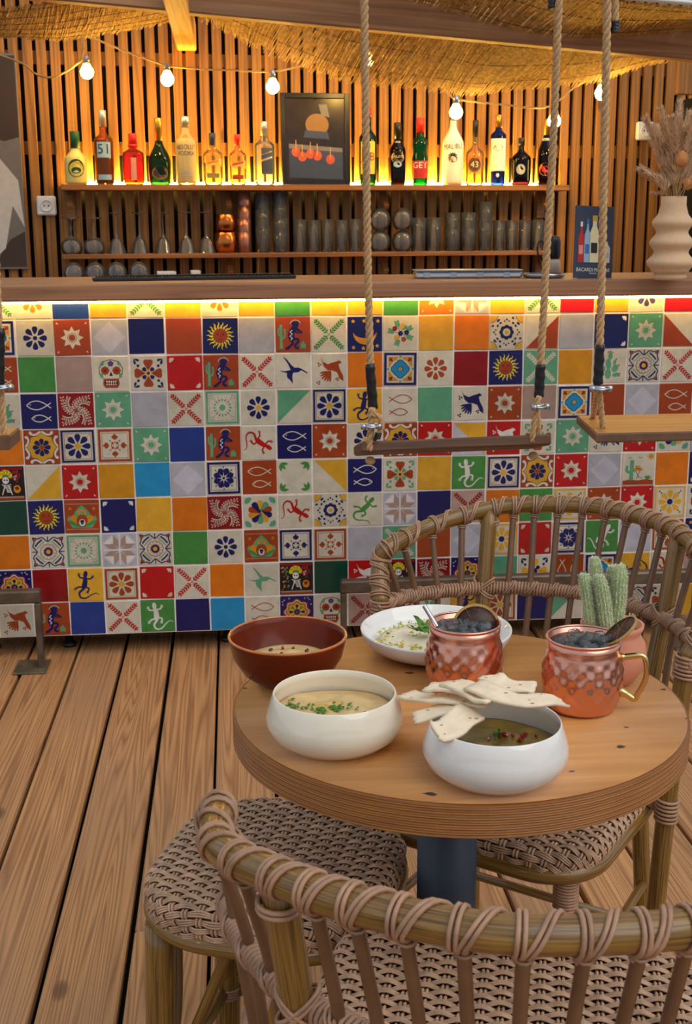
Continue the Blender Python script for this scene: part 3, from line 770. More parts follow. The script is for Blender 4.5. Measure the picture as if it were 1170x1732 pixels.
def t_lotus():
    d = Dz('terra'); d.rect('pinkt', -1, .78, 1, .82, 1).rect('pinkt', -1, -.82, 1, -.78, 1)
    d.poly('mint', [(-.9, -.2), (-.8, .05), (-.6, -.1), (-.45, .25), (-.3, .45), (0, .72), (.3, .45), (.45, .25), (.6, -.1), (.8, .05), (.9, -.2), (.6, -.7), (-.6, -.7)], 1)
    for sg in (-1, 1): d.petal('ochre', 0, -.65, pi/2+sg*.75, .95, .2, 2).petal('green', 0, -.7, pi/2+sg*1.1, .95, .1, 3).ell('yellow', sg*.72, .5, .08, l=2).ell('terra', sg*.72, .5, .045, l=3)
    d.ell('ochre', 0, .25, .28, .22, l=2).ell('terra', 0, -.25, .34, .4, l=3).ell('mint', 0, .22, .12, l=3).ell('white', 0, -.38, .19, .22, l=4).ell('black', 0, -.3, .13, .1, l=5).ell('blue', 0, -.42, .09, l=6)
    return d
def t_star8():
    d = Dz('ltgrey')
    for q in range(4):
        a = pi/2*q; d.poly('grey', rotp([(1, 1), (1, .5), (.5, 1)], a))
        d.poly('tan', rotp([(.08, .08), (.4, .3), (.3, .98), (.08, .55)], a), 2) if False else None
        d.poly('tan', rotp([(.05, .1), (.38, .38), (.36, .98), (.08, .62)], a), 2).poly('tan', rotp([(.1, .05), (.62, .08), (.98, .36), (.38, .38)], a), 2)
        d.poly('white', rotp([(.4, .4), (.94, .42), (.42, .94)], a), 2)
        d.stroke('white', rotp([(0, 0), (.98, 0)], a), .08, 3)
    return d
def t_medallion():
    d = Dz('navy')
    for q in range(4):
        a = pi/2*q
        for x, y in ((.8, .8), (.9, .5), (.5, .9), (.7, .92)): d.ell('pinkt', *rotp([(x, y)], a)[0], .05)
    def ring(c, R, l): 
        return d.poly(c, [((R+.07*cos(8*t))*cos(t), (R+.07*cos(8*t))*sin(t)) for t in [2*pi*i/48 for i in range(48)]], l)
    ring('terra', .82, 2); ring('white', .73, 3); ring('terra', .68, 4); ring('ochre', .6, 5); ring('yellow', .48, 6)
    for i in range(8): d.petal('green' if i % 2 else 'navy', .2*cos(i*pi/4), .2*sin(i*pi/4), i*pi/4, .3, .09, 7)
    return d.ell('navy', 0, 0, .2, l=8).ell('terra', 0, 0, .08, l=9)
def t_dark():
    rn = random.Random(5); d = Dz('black'); d.rect('darkred', -1, .86, 1, 1).rect('terra', -1, -1, 1, -.88).rect('tan', -1, -.88, 1, -.8)
    for i in range(26): d.ell(rn.choice(['green', 'ochre', 'tan', 'terra']), rn.uniform(-.95, -.5), rn.uniform(-.7, .8), .07, .05, rn.random()*3, n=8)
    for i in range(22): d.ell(rn.choice(['darkred', 'pinkt', 'red']), rn.uniform(.35, .8), rn.uniform(.1, .8), .07, .06, rn.random()*3, n=8)
    for i in range(10): a = pi*i/9; d.petal('lemon' if i % 2 else 'ochre', -.05, .45, a, .42, .12, 2)
    d.ell('green', -.05, .45, .2, .12, l=3).ell('white', -.05, .2, .2, .22, l=3)
    for x in (-.12, .03): d.ell('black', x, .22, .05, l=4)
    for k in range(5): d.curve('white', [(-.3+.1*k, -.05-.1*k), (0, -.12-.1*k), (.25, -.05-.12*k)], .045, 2)
    d.stroke('white', [(-.1, -.1), (-.3, -.7)], .06, 2).stroke('white', [(.1, -.1), (.3, -.7)], .06, 2).ell('ochre', .6, -.35, .22, .25, l=2).ell('darkred', .6, -.3, .12, .12, l=3)
    return d
def t_desert():
    d = Dz('cream'); d.rect('terra', -1, -1, 1, -.72).poly('terra', [(-1, -.75), (-.6, -.66), (0, -.72), (.5, -.64), (1, -.72), (1, -.8), (-1, -.8)])
    d.curve('mint', [(-.45, -.7), (-.45, 0), (-.42, .6)], .26, 2).curve('mint', [(-.75, .25), (-.75, -.1), (-.5, -.22)], .17, 2).curve('mint', [(-.12, .25), (-.14, .0), (-.4, -.15)], .17, 2)
    d.ell('ochre', -.02, 0, .34, .1, -.1, l=3).ell('ochre', .02, .1, .15, .13, l=3).ell('terra', 0, .03, .18, .03, -.1, l=4)
    d.stroke('navy', [(-.15, -.15), (.05, -.5), (.3, -.6)], .03, 2).stroke('navy', [(.1, -.1), (-.1, -.6)], .03, 2)
    for a in (.6, 1.2, 1.8, 2.4): d.leaf('green', .62, -.66, a, .32, .05, 2)
    d.ell('ochre', .8, .82, .16)
    for i in range(8): d.stroke('ochre', [(.8+.18*cos(i*.785), .82+.18*sin(i*.785)), (.8+.27*cos(i*.785), .82+.27*sin(i*.785))], .04)
    for x in (-.6, .1): d.stroke('navy', [(x-.1, .78), (x, .72), (x+.1, .8)], .03)
    return d

DESIGN = {'.': lambda: Dz('ltgrey'),
 'SM': lambda: t_sun('mint'), 'ST': lambda: t_sun('terra'), 'SR': lambda: t_sun('red'), 'SO': lambda: t_sun('orange'), 'DI': t_diamond, 'FN': lambda: t_flower8('navy'), 'FY': lambda: t_flower8('navy', 'yellow'),
 'FT': lambda: t_flower8('terra'), 'FO': lambda: t_flower8('orange'), 'FP': lambda: t_flower8('purple'), 'NF': lambda: t_frameflower('navy', 'navy', 'yellow'), 'TF': lambda: t_frameflower('terra', 'terra', 'yellow', 'cream'),
 'YF': lambda: t_frameflower('yellow', 'yellow', 'navy', 'navy', .1), 'SF': t_sunface, 'KK': t_flute, 'XG': lambda: t_branch('cream', 'green'), 'XR': lambda: t_branch('cream', 'red'), 'XM': lambda: t_branch('mint', 'cream'),
 'XP': lambda: t_branch('pinkt', 'darkred'), 'MO': t_moon, 'BO': t_bouquet, 'WR': t_wreath, 'dTL': lambda: t_diag('cream', 'terra', 'LR'), 'dTr': lambda: t_diag('cream', 'terra', 'LL'), 'dMU': lambda: t_diag('cream', 'mint', 'UL'),
 'dYU': lambda: t_diag('cream', 'yellow', 'UR'), 'dYg': lambda: t_diag('ltgrey', 'yellow', 'UR'), 'dYL': lambda: t_diag('cream', 'yellow', 'LR'), 'CN': lambda: t_corners('navy', 'white'), 'CR': lambda: t_corners('red', 'cream'),
 'CG': t_greencorners, 'SK': t_skull, 'CF': t_cross, 'CM': lambda: t_cross('terra', 'mint'), 'CY': lambda: t_cross('yellow', 'navy', 'navy'), 'HN': lambda: t_hummer('navy'), 'HM': lambda: t_hummer('mint'),
 'DT': lambda: t_dove('cream', 'terra'), 'DN': lambda: t_dove('cream', 'navy'), 'DW': lambda: t_dove('red', 'white'), 'AZ': t_azul, 'NO': t_nopal, 'OR': t_ornate, 'fN': lambda: t_fish('navy', 'white'),
 'fM': lambda: t_fish('navy', 'white').mirror(), 'fT': lambda: t_fish('terra', 'cream'), 'fV': lambda: t_fish('terra', 'cream').turn(pi/2), 'fC': lambda: t_fish('cream', 'terra').mirror(), 'LV': t_leaves, 'DA': t_dandelion,
 'LY': lambda: t_lizard('yellow', 'navy'), 'LX': lambda: t_lizard('yellow', 'navy', 1.9), 'LG': lambda: t_lizard('green', 'white', .3, False), 'LW': lambda: t_lizard('green', 'white', -.6, True), 'LR': lambda: t_lizard('cream', 'red', -2.0, False), 'LC': lambda: t_lizard('cream', 'green', -.6),
 'SC': t_scroll, 'KT': lambda: t_crossorn('terra'), 'KN': lambda: t_crossorn('navy'), 'SN': t_snow, 'PW': t_pinwheel, 'LO': t_lotus, 'S8': t_star8, 'ME': t_medallion, 'CA': t_dark, 'DE': t_desert}
for k, c in dict(nv='navy', te='terra', gr='grey', gn='green', ta='tan', ye='yellow', oc='ochre', og='orange', dr='darkred', rd='red', mi='mint', sk='sky', bl='blue', pi='pine', lg='ltgrey').items():
    DESIGN[k] = (lambda c: (lambda: Dz(c)))(c)
# columns -2 .. 19, row 0 is the cut row under the counter
ROWS = ['og XG FO bl ye XG ye FO ye gn ye ye gn SO S8 ye XG rd ye FP rd ye',
        'ye AZ FN ST DI nv te SF gr KK XG MO BO ye og WR dTL gr CN SM dTr gn',
        'gn fT gn ta SK CF CR KK XR HN DT og AZ FT dr SF XM oc NO OR XR ye',
        'rd NO fN LV SM gr XR DA FY dMU NF LY fC mi DN ST ta AZ te DI fT nv',
        'bl og SC NF KT SM bl KK LR fN ST FY SC SR dYg DW CM SM DN SR PW gr',
        'ye CA dYL SR oc sk DI SN fT CG dYU fM CM ye LG NF SC SR DI DE og CN',
        'XR pi SF LO CN ye og LV PW LR WR LC S8 nv XP og gn YF ST SR YF CF',
        'gn og OR DA S8 OR gn FN LO KN KT gr XM te DI YF CR SN LW lg TF MO',
        'ST ME dr LY TF CR XR og HM CA pi DW CA LV ME mi CY fV AZ LX LR XP',
        'nv DT KK bl XR LG nv sk fC ME SK XP CF NO LY TF nv dMU gn OR CF ye']
TS = 0.0531
def cut_low(p):
    out = []
    for i in range(len(p)):
        a, b = p[i-1], p[i]
        if (a[1] <= 0) != (b[1] <= 0): t = a[1]/(a[1]-b[1]); out.append((a[0]+t*(b[0]-a[0]), 0.0))
        if b[1] <= 0: out.append(b)
    return out
def tile_mesh(key, half=False):
    d = DESIGN[key](); mb = MB(); cols = [d.bg]
    if half: mb.box((0, 0, -TS/2), (2*TS, 0.010, TS), 0, bev=0.0014)
    else: mb.box((0, 0, 0), (2*TS, 0.010, 2*TS), 0, bev=0.0014)
    s = TS*0.945
    for ix, (c, p, l) in enumerate(d.sh):
        if half: p = cut_low(p)
        if len(p) < 3: continue
        if c not in cols: cols.append(c)
        ar = sum(p[i][0]*p[(i+1) % len(p)][1]-p[(i+1) % len(p)][0]*p[i][1] for i in range(len(p)))
        if ar < 0: p = p[::-1]
        pts = [(max(-1, min(1, x))*s, -0.00508-0.00009*l-0.0000018*ix, max(-1, min(1, y))*s) for x, y in p]
        mb.add(pts, [list(range(len(pts)))], cols.index(c))
    return mb.mesh('tile', [glaze(c) for c in cols])
TM = {}
bar = thing('tiled_bar', 'bar front clad in colourful patterned glazed tiles, below the wooden counter', 'bar', (0, 0, 0))
ZT = 0.065+9*0.11
MB().box((0.99, 0.0148, 0.065+0.521), (2.424, 0.03, 1.042)).to('grout_bed', 'grout', bar)
MB().box((0.99, 0.046, 0.58), (2.424, 0.03, 1.03)).to('carcass', 'black_board', bar)
for r, row in enumerate(ROWS):
    for i, key in enumerate(row.split()):
        c = i-2
        kk = (key, r == 0)
        if kk not in TM: TM[kk] = tile_mesh(*kk)
        o = link('tile', TM[kk], bar, (0.11*(c+.5)+random.uniform(-.0012, .0012), 0.003+random.uniform(-.0012, .0006), ZT-0.11*(r-.5)+random.uniform(-.0012, .0012)),
             (random.uniform(-.012, .012), random.uniform(-.009, .009), random.uniform(-.012, .012)))
for x in (-0.15, 0.09, 0.6, 1.3, 1.9):
    MB().lathe([(0.022, 0), (0.022, 0.012), (0.012, 0.014), (0.012, 0.072)], 12).to('bar_foot', 'black_plastic', bar, (x, 0.09, 0))
MB().box((0.99, 0.235, 0.032), (2.424, 0.02, 0.062)).to('light_block', 'black_board', bar)  # added board; blocks light from behind so the floor under the bar darkens
MB().box((0.99, 0.142, 0.58), (2.424, 0.16, 1.03)).to('cabinet_back', 'black_board', bar)

ct = thing('bar_counter', 'long brown wooden counter top on the tiled bar, lit strip under its lip', 'counter', (1.0, 0.19, 1.136))
MB().box((-.01, 0, 0), (2.60, 0.56, 0.050), bev=0.006).to('worktop', 'counter_wood', ct)
MB().box((-.01, -0.218, -0.0305), (2.42, 0.010, 0.007)).to('light_strip', 'led_counter', ct)

# ------------------------------------------------------------------ foot rails in front of the bar
def foot_rail(x0, x1, ends, label):
    t = thing('foot_rail', label, 'rail', ((x0+x1)/2, -0.11, 0)); cx = (x0+x1)/2
    MB().box((0, 0, 0.232), (x1-x0, 0.040, 0.040), bev=0.005).to('rail_bar', 'dark_steel', t)
    for x in ends:
        MB().box((x-cx, 0, 0.108), (0.018, 0.040, 0.208), bev=0.003).to('post', 'dark_steel', t)
        MB().box((x-cx-0.03, 0.0, 0.0035), (0.10, 0.12, 0.007), bev=0.002).to('base_plate', 'plate_rust', t)
foot_rail(-0.75, 0.042, (0.032, -0.70), 'dark steel foot rail at the left, ending in a post on a plate')
foot_rail(0.955, 2.35, (0.965, 2.1), 'dark steel foot rail behind the table, before the bar at the right')

# ------------------------------------------------------------------ back bar shelves, wall things (local frame: x along the wall, -y out of it)
def wthing(name, label, cat, u, z, off, group=None):
    p = W0+WD*u+WN*off; return thing(name, label, cat, (p.x, p.y, z), WA, group)
uL, zS1 = wall_uz(103, 309, 0.145); uR, _ = wall_uz(963, 315, 0.145)
us2L, zS2 = wall_uz(105, 429, 0.145); us2R, _ = wall_uz(948, 425, 0.145)
zS1 = (zS1+wall_uz(963, 315, 0.145)[1])/2; zS2 = (zS2+wall_uz(948, 425, 0.145)[1])/2
sh = wthing('bottle_shelf', 'upper wooden wall shelf carrying the bottles, glowing strip at its back', 'shelf', (uL+uR)/2, zS1, 0)
MB().box((0, -0.073, -0.0125), (uR-uL, 0.145, 0.025), bev=0.002).to('board', 'shelf_wood', sh)
MB().box((0, -0.012, 0.006), (uR-uL-0.12, 0.009, 0.010)).to('light_strip', 'led_glow', sh)
sh2 = wthing('glass_shelf', 'lower wooden wall shelf carrying the glasses', 'shelf', (us2L+us2R)/2, zS2, 0)
MB().box((0, -0.073, -0.010), (us2R-us2L, 0.145, 0.020), bev=0.002).to('board', 'shelf_wood', sh2)
for zz, nm in ((zS1-.0255, 'upper'), (zS2-.0205, 'lower')):
    for k, x in enumerate((-0.955, -0.27, 0.44, 1.20)):
        t = wthing('shelf_bracket', 'wooden bracket under the %s wall shelf, %s from the left' % (nm, ('first', 'second', 'third', 'fourth')[k]), 'bracket', x, zz, 0, 'brackets under the wall shelves')
        MB().box((0, -0.012, -0.06), (0.04, 0.022, 0.12), bev=0.002).to('upright', 'shelf_wood', t); MB().box((0, -0.055, -0.036), (0.026, 0.105, 0.02), rot=Euler((radians(40), 0, 0)).to_matrix(), bev=0.002).to('strut', 'shelf_wood', t)
# low work counter along the wall, behind the bar
zW = on_wall(160, 474, 0.3).z-0.012
wc = wthing('work_counter', 'low wooden work counter along the slat wall behind the bar', 'counter', 0.14, 0, 0)
MB().box((0, -0.24, zW-0.02), (2.6, 0.42, 0.04), bev=0.003).to('worktop', 'shelf_wood', wc)
MB().box((0, -0.22, (zW-0.04)/2), (2.5, 0.36, zW-0.04), bev=0.004).to('cabinet', 'black_board', wc)

# --- bottles: lathe profile scaled to height Hh and radius R
def bottle(px, ytop, ybot, wpx, kind, glass, cap, label, name='bottle', neck=0.3, body=0.55, sh=0.12, caph=0.14, sq=0, lab=None, fat=None, opaque=False, flare=0.0):
    off = 0.085; u, z = wall_uz(px, ybot, off); p = W0+WD*u+WN*off
    depth = (p-CAM).dot(FWD); Hh = (ybot-ytop)*depth/FPX*1.02; R = wpx/2*depth/FPX
    t = thing(name, label, 'bottle', (p.x, p.y, zS1+0.0005), face_cam(p), 'bottles on the upper shelf')
    rn = R*neck; hb = Hh*body; hs = Hh*sh; hc = Hh*caph
    prof = [(R*0.80, 0), (R*0.97, 0.006)]
    for f, zz in (fat or ((1, .1), (1, .5), (1, .97))): prof.append((R*f, max(0.009, hb*zz)))
    for k in range(1, 7):
        q = k/6; prof.append((rn+(R*(fat[-1][0] if fat else 1)-rn)*(0.5+0.5*cos(pi*q)), hb+hs*q))
    prof += [(rn, hb+hs+0.003), (rn*(1-flare), Hh-hc*0.9)]
    MB().lathe(prof, 28, sq=sq).to('glass', glass, t)
    rc = rn*1.13; MB().lathe([(rc, Hh-hc), (rc, Hh-hc*0.05), (rc*.9, Hh)], 18).to('cap', cap, t)
    return t, R, Hh
def band(t, R, z0, z1, mat, ang=1.0, name='label', grow=0.0006):
    return MB().lathe([(R+grow, z0), (R+grow, z1)], 20, a0=-ang, a1=ang).to(name, mat, t)
def btext(t, R, body, size, z, mat, grow=0.0012, tilt=0.0, squash=1.0):
    def place(x, y):
        x, y = x*cos(tilt)-y*sin(tilt), x*sin(tilt)+y*cos(tilt); a = x/R; return Vector(((R+grow)*sin(a), -(R+grow)*cos(a), z+y))
    return text(body, size, mat, t, 'lettering', place, squash=squash)
def bshape(t, R, pts, mat, z, name='emblem', grow=0.001):
    mb = MB(); mb.add([((R+grow)*sin(x/R), -(R+grow)*cos(x/R), z+y) for x, y in pts], [list(range(len(pts)))]); return mb.to(name, mat, t)
def disc(rx, ry, n=20): return [(rx*cos(2*pi*i/n), ry*sin(2*pi*i/n)) for i in range(n)]

t, R, h = bottle(130, 228, 307, 37, 0, 'frosted_yellow', 'cap_green', 'squat pale yellow bottle with a green cap, leftmost on the upper shelf', neck=.36, body=.46, sh=.22, caph=.32, fat=((.98, .1), (1, .5), (.97, .9)))
bshape(t, R, disc(R*.72, h*.17, 24), 'ink_green', h*.30, 'label'); bshape(t, R, disc(R*.60, h*.13, 24), 'ink_yellow', h*.29, 'label', .0014); bshape(t, R, disc(R*.42, h*.06, 12), 'ink_green', h*.26, 'emblem', .0018)
t, R, h = bottle(178, 195, 305, 30, 0, 'glass_amber', 'cap_silver', 'tall dark amber bottle with a blue 51 label, second from left on the upper shelf', neck=.36, body=.60, sh=.10, caph=.22)
band(t, R, h*.01, h*.60, 'ink_brown', 3.1, 'label_back', -.002); band(t, R, h*.36, h*.57, 'ink_ltblue', .75); btext(t, R, '51', h*.19, h*.47, 'ink_navy', .0018); band(t, R, h*.06, h*.13, 'ink_ltblue', .75, 'label_strip')
t, R, h = bottle(227, 230, 306, 33, 0, 'glass_red', 'cap_red', 'square orange red bottle with a pale narrow label, third from left on the upper shelf', neck=.36, body=.60, sh=.12, caph=.24, sq=5)
band(t, R*.99, h*.08, h*.52, 'ink_pink', .38, grow=.002)
MB().lathe([(R*.44, h*.73), (R*.48, h*.76), (R*.44, h*.79)], 16).to('seal', 'cap_red', t)
t, R, h = bottle(271, 207, 306, 36, 0, 'glass_green', 'cap_gold', 'bulbous green sparkling wine bottle with a gold neck foil on the upper shelf', neck=.30, body=.34, sh=.34, caph=.34, fat=((.92, .1), (1, .5), (1, .95)))
bshape(t, R*.98, disc(R*.72, h*.10), 'ink_ochre', h*.17, 'label', .002); bshape(t, R*.98, disc(R*.6, h*.075), 'ink_umber', h*.17, 'emblem', .0026)
t, R, h = bottle(316, 207, 308, 33, 0, 'glass_backlit', 'cap_silver', 'clear vodka bottle with blue lettering, fifth from left on the upper shelf', neck=.40, body=.62, sh=.16, caph=.16)
band(t, R, h*.02, h*.62, 'ink_cream', 3.1, 'back_glow', -.0045); btext(t, R, 'ABSOLUT', h*.098, h*.545, 'ink_navy', squash=.80); btext(t, R, 'VODKA', h*.092, h*.455, 'ink_navy', squash=.85)  # cream sleeve inside the clear glass stands in for glow from behind
bshape(t, R*.8, disc(R*.3, R*.3), 'ink_gold', h*.69, 'medallion'); 
for k in range(3): band(t, R, h*(.13+.03*k), h*(.14+.03*k), 'ink_grey', .6, 'label_strip')
t, R, h = bottle(361, 232, 309, 31, 0, 'glass_gold', 'cap_navy', 'small pale gold bottle with dark blue cap and slanted white label, upper shelf', neck=.32, body=.58, sh=.16, caph=.24)
bshape(t, R, [(-R*.75, -.004), (R*.75, .010), (R*.75, .028), (-R*.75, .014)], 'ink_white', h*.36, 'label'); bshape(t, R, [(-R*.7, 0), (R*.7, 0), (R*.7, .022), (-R*.7, .022)], 'ink_ltblue', h*.12, 'label_strip')
bshape(t, R, [(-R*.6, 0), (R*.6, .011), (R*.6, .016), (-R*.6, .005)], 'ink_orange', h*.40, 'stripe', .0016)
t, R, h = bottle(403, 233, 308, 27, 0, 'glass_gold', 'cap_red', 'small gold bottle with a red cap and slanted red label on the upper shelf', neck=.34, body=.58, sh=.16, caph=.22)
bshape(t, R, [(-R*.75, -.004), (R*.75, .010), (R*.75, .032), (-R*.75, .018)], 'ink_white', h*.34, 'label'); bshape(t, R, [(-R*.7, 0), (R*.7, .012), (R*.7, .02), (-R*.7, .008)], 'ink_red', h*.37, 'stripe', .0016)
bshape(t, R, [(-R*.7, 0), (R*.7, 0), (R*.7, .02), (-R*.7, .02)], 'ink_red', h*.10, 'label_strip')
t, R, h = bottle(448, 214, 308, 32, 0, 'glass_clear', 'cap_silver', 'clear bottle with a slate blue slanted label, left of the framed picture', neck=.34, body=.62, sh=.12, caph=.22)
bshape(t, R, [(-R*.3, 0), (R*.85, 0), (R*.85, h*.42), (-R*.3, h*.42)], 'ink_slate', h*.16, 'label'); bshape(t, R, [(-R*.3, 0), (R*.8, .016), (R*.8, .024), (-R*.3, .008)], 'ink_cream', h*.36, 'stripe', .0016)
bshape(t, R, [(-R*.3, 0), (R*.8, .016), (R*.8, .020), (-R*.3, .004)], 'ink_gold', h*.46, 'stripe', .0016)
t, R, h = bottle(622, 195, 310, 28, 0, 'glass_green', 'cap_red', 'green bottle with a yellow label, half hidden behind the swing rope', neck=.38, body=.60, sh=.14, caph=.12)
band(t, R, h*.14, h*.56, 'ink_yellow', .9); btext(t, R, 'J&B', h*.15, h*.36, 'ink_red', .0018, squash=.9)
t, R, h = bottle(672, 217, 310, 26, 0, 'glass_dark', 'cap_black', 'dark brown cream liqueur bottle with a gold label on the upper shelf', neck=.42, body=.54, sh=.20, caph=.26)
bshape(t, R, disc(R*.85, h*.09), 'ink_gold', h*.44, 'label'); bshape(t, R, disc(R*.7, h*.06), 'ink_brown', h*.44, 'emblem', .0016); btext(t, R, 'BAILEYS', h*.055, h*.45, 'ink_cream', .0022); bshape(t, R, disc(R*.5, h*.05), 'ink_ltblue', h*.33, 'emblem', .0016); band(t, R*.5, h*.64, h*.70, 'ink_grey', .6, 'label_strip', .002)
t, R, h = bottle(710, 212, 312, 26, 0, 'glass_emerald', 'cap_red', 'emerald green waisted bottle with a red label on the upper shelf', neck=.45, body=.66, sh=.08, caph=.22, fat=((1, .05), (1, .60), (.86, .72), (.86, .8), (.97, .92), (.9, 1.0)))
band(t, R, h*.10, h*.36, 'ink_red', 1.1, grow=.001); btext(t, R, 'GET', h*.13, h*.29, 'ink_white', .0018); bshape(t, R, [(-R*.7, 0), (R*.7, 0), (R*.7, .006), (-R*.7, .006)], 'ink_gold', h*.14, 'stripe', .0018)
t, R, h = bottle(765, 205, 312, 34, 0, 'malt_white', 'cap_black', 'opaque white coconut rum bottle with a black cap on the upper shelf', neck=.30, body=.56, sh=.28, caph=.10)
btext(t, R, 'MALIBU', h*.105, h*.53, 'ink_dark', .001, .06, .8)
for a in (-.3, .35, 1.0, 1.57, 2.14, 2.8, 3.4):
    l_ = R*.52; c_, s_ = cos(a)*l_, sin(a)*l_*.8; bshape(t, R, [(0, 0), (c_*.5-s_*.16, s_*.5+c_*.16+.001), (c_, s_-.002), (c_*.5+s_*.16, s_*.5-c_*.16+.001)], 'ink_dark', h*.40, 'palm_leaf', .0012)
bshape(t, R, [(-.0015, 0), (.0015, 0), (.001, .020), (-.001, .020)], 'ink_dark', h*.32, 'palm_trunk'); bshape(t, R, disc(R*.42, h*.05), 'ink_ochre', h*.36, 'sun', .0006)
t, R, h = bottle(802, 216, 313, 29, 0, 'glass_gold', 'cap_black', 'rounded clear bottle of amber liqueur with a round 43 label on the upper shelf', neck=.28, body=.48, sh=.14, caph=.26, fat=((1, .1), (.94, .45), (1, .8), (.97, 1)))
bshape(t, R, disc(R*.82, R*.82, 28), 'ink_orange', h*.31, 'label', .0008); bshape(t, R, disc(R*.70, R*.70, 28), 'ink_brown', h*.31, 'label', .0013); btext(t, R, '43', h*.13, h*.31, 'ink_cream', .0019)
t, R, h = bottle(841, 208, 313, 25, 0, 'glass_cobalt', 'cap_gold', 'tall cobalt blue bottle with a large white label and gold cap on the upper shelf', neck=.40, body=.70, sh=.10, caph=.18, fat=((.95, .05), (.9, .2), (1, .6), (1, 1)))
band(t, R, h*.20, h*.66, 'ink_white', 1.15, grow=.0012); bshape(t, R, disc(R*.6, h*.05), 'ink_gold', h*.53, 'emblem', .002); bshape(t, R, [(-R*.5, 0), (R*.5, 0), (R*.5, .003), (-R*.5, .003)], 'ink_blue', h*.40, 'stripe', .002); bshape(t, R, disc(R*.2, R*.25), 'ink_white', h*.14, 'emblem', .002)
t, R, h = bottle(880, 241, 312, 31, 0, 'glass_dark', 'cap_black', 'squat dark rum bottle with a bordered green label on the upper shelf', neck=.30, body=.56, sh=.20, caph=.16)
bshape(t, R, [(-R*.85, 0), (R*.85, 0), (R*.85, h*.44), (-R*.85, h*.44)], 'ink_cream', h*.09, 'label'); bshape(t, R, [(-R*.75, 0), (R*.75, 0), (R*.75, h*.38), (-R*.75, h*.38)], 'ink_green', h*.12, 'label', .0014); bshape(t, R, disc(R*.45, h*.11), 'ink_grey', h*.33, 'emblem', .0019); band(t, R, 0.004, h*.06, 'ink_red', .9, 'label_strip')
t, R, h = bottle(922, 213, 312, 27, 0, 'glass_dark', 'cap_gold', 'dark sparkling wine bottle with an orange label, rightmost on the upper shelf', neck=.33, body=.46, sh=.34, caph=.24, fat=((1, .1), (1, .5), (1, .97)))
bshape(t, R, disc(R*.85, h*.10), 'ink_orange', h*.24, 'label'); bshape(t, R, disc(R*.5, h*.05), 'ink_red', h*.24, 'emblem', .0018); band(t, R*.52, h*.66, h*.71, 'ink_grey', 1.2, 'label_strip', .001)

# --- framed picture standing on the shelf (a plain still life in the photograph's colours)
uA, zB = wall_uz(477, 308, .07); uB, zT2 = wall_uz(590, 157, .05); zT2 = wall_uz(533, 158, .05)[1]
fw, fh = uB-uA, zT2-zS1
pf = wthing('framed_picture', 'black framed dark picture standing between the bottles on the upper shelf', 'picture', (uA+uB)/2, zS1+.0012, 0.075); pf.rotation_euler = (radians(-4), 0, WA)
m = MB(); bw = 0.022
for c, s_ in (((-fw/2+bw/2, 0, fh/2), (bw, .022, fh)), ((fw/2-bw/2, 0, fh/2), (bw, .022, fh)), ((0, 0, bw/2), (fw-2*bw, .022, bw)), ((0, 0, fh-bw/2), (fw-2*bw, .022, bw))): m.box(c, s_, bev=.002)
m.to('frame', 'frame_black', pf)
MB().box((0, 0.002, fh/2), (fw-2*bw, 0.008, fh-2*bw)).to('print', 'paper_dark', pf)
def pshape(pts, mat, lv, name='print_patch'):
    mb = MB(); mb.add([(x*fw/2, -0.0022-0.0003*lv, z*fh) for x, z in pts], [list(range(len(pts)))]); return mb.to(name, mat, pf)
pshape([(-.78, .08), (.78, .06), (.78, .36), (-.78, .40)], 'ink_slate', 1)
pshape([(-.78, .40), (.78, .36), (.78, .405), (-.78, .45)], 'ink_mid', 2)
pshape([(.05+.34*cos(a), .66+.12*sin(a)) for a in [2*pi*i/20 for i in range(20)]], 'ink_ochre', 2)
pshape([(.18, .76), (.42, .74), (.34, .88), (.1, .88)], 'ink_mid', 3)
pshape([(-.35, .52), (.4, .50), (.36, .58), (-.3, .60)], 'ink_slate', 4)
for x, z in ((-.58, .36), (-.4, .31), (-.16, .34), (.04, .32), (.42, .28)):
    pshape([(x+.13*cos(a), z+.055*sin(a)) for a in [2*pi*i/14 for i in range(14)]], 'ink_tomato', 5); pshape([(x-.012, z), (x+.012, z), (x+.012, z+.13), (x-.012, z+.13)], 'ink_gold', 6)

# --- glasses on the lower shelf
def stand(px, ybot, off, zs):
    u, z = wall_uz(px, ybot, off); p = W0+WD*u+WN*off; p.z = zs; return p, (p-CAM).dot(FWD)/FPX
def g_tumbler(R, h, taper=.88, wall=.0022):
    r0 = R*taper; mb = MB()
    mb.lathe([(r0*.9, 0), (r0, .003), (R, h), (R-wall, h), (r0-wall, .010), (0.0005, .008)], 20); return mb
def g_stem(R, h, cone):
    """stemmed glass standing upside down: rim on the shelf, foot on top"""
    mb = MB()
    if cone: prof = [(R, 0), (R-.001, 0.001), (R*.62, h*.30), (R*.2, h*.42), (.004, h*.47), (.0035, h*.9), (.006, h*.955), (R*.78, h*.985), (R*.78, h)]
    else: prof = [(R*.84, 0), (R*.98, h*.12), (R, h*.2), (R*.92, h*.32), (R*.5, h*.43), (.005, h*.48), (.0035, h*.6), (.0065, h*.72), (.0035, h*.8), (.006, h*.95), (R*.85, h*.98), (R*.85, h)]
    inn = [(max(r-.0014, .0005), z) for r, z in prof[:5] if z < h*.46][::-1]
    mb.lathe(inn+prof, 22); return mb
for i, (px, y0, wpx) in enumerate(((122, 366, 36), (160, 367, 36))):
    p, s = stand(px, 427, .08, zS2); o = g_stem(wpx/2*s, (427-y0)*s, False).to('wine_glass', 'glass_clear', None, p)
    o['label'] = 'upside down wine glass on the lower shelf, '+('leftmost' if i == 0 else 'second from left'); o['category'] = 'glass'; o['group'] = 'upside down stemmed glasses on the lower shelf'
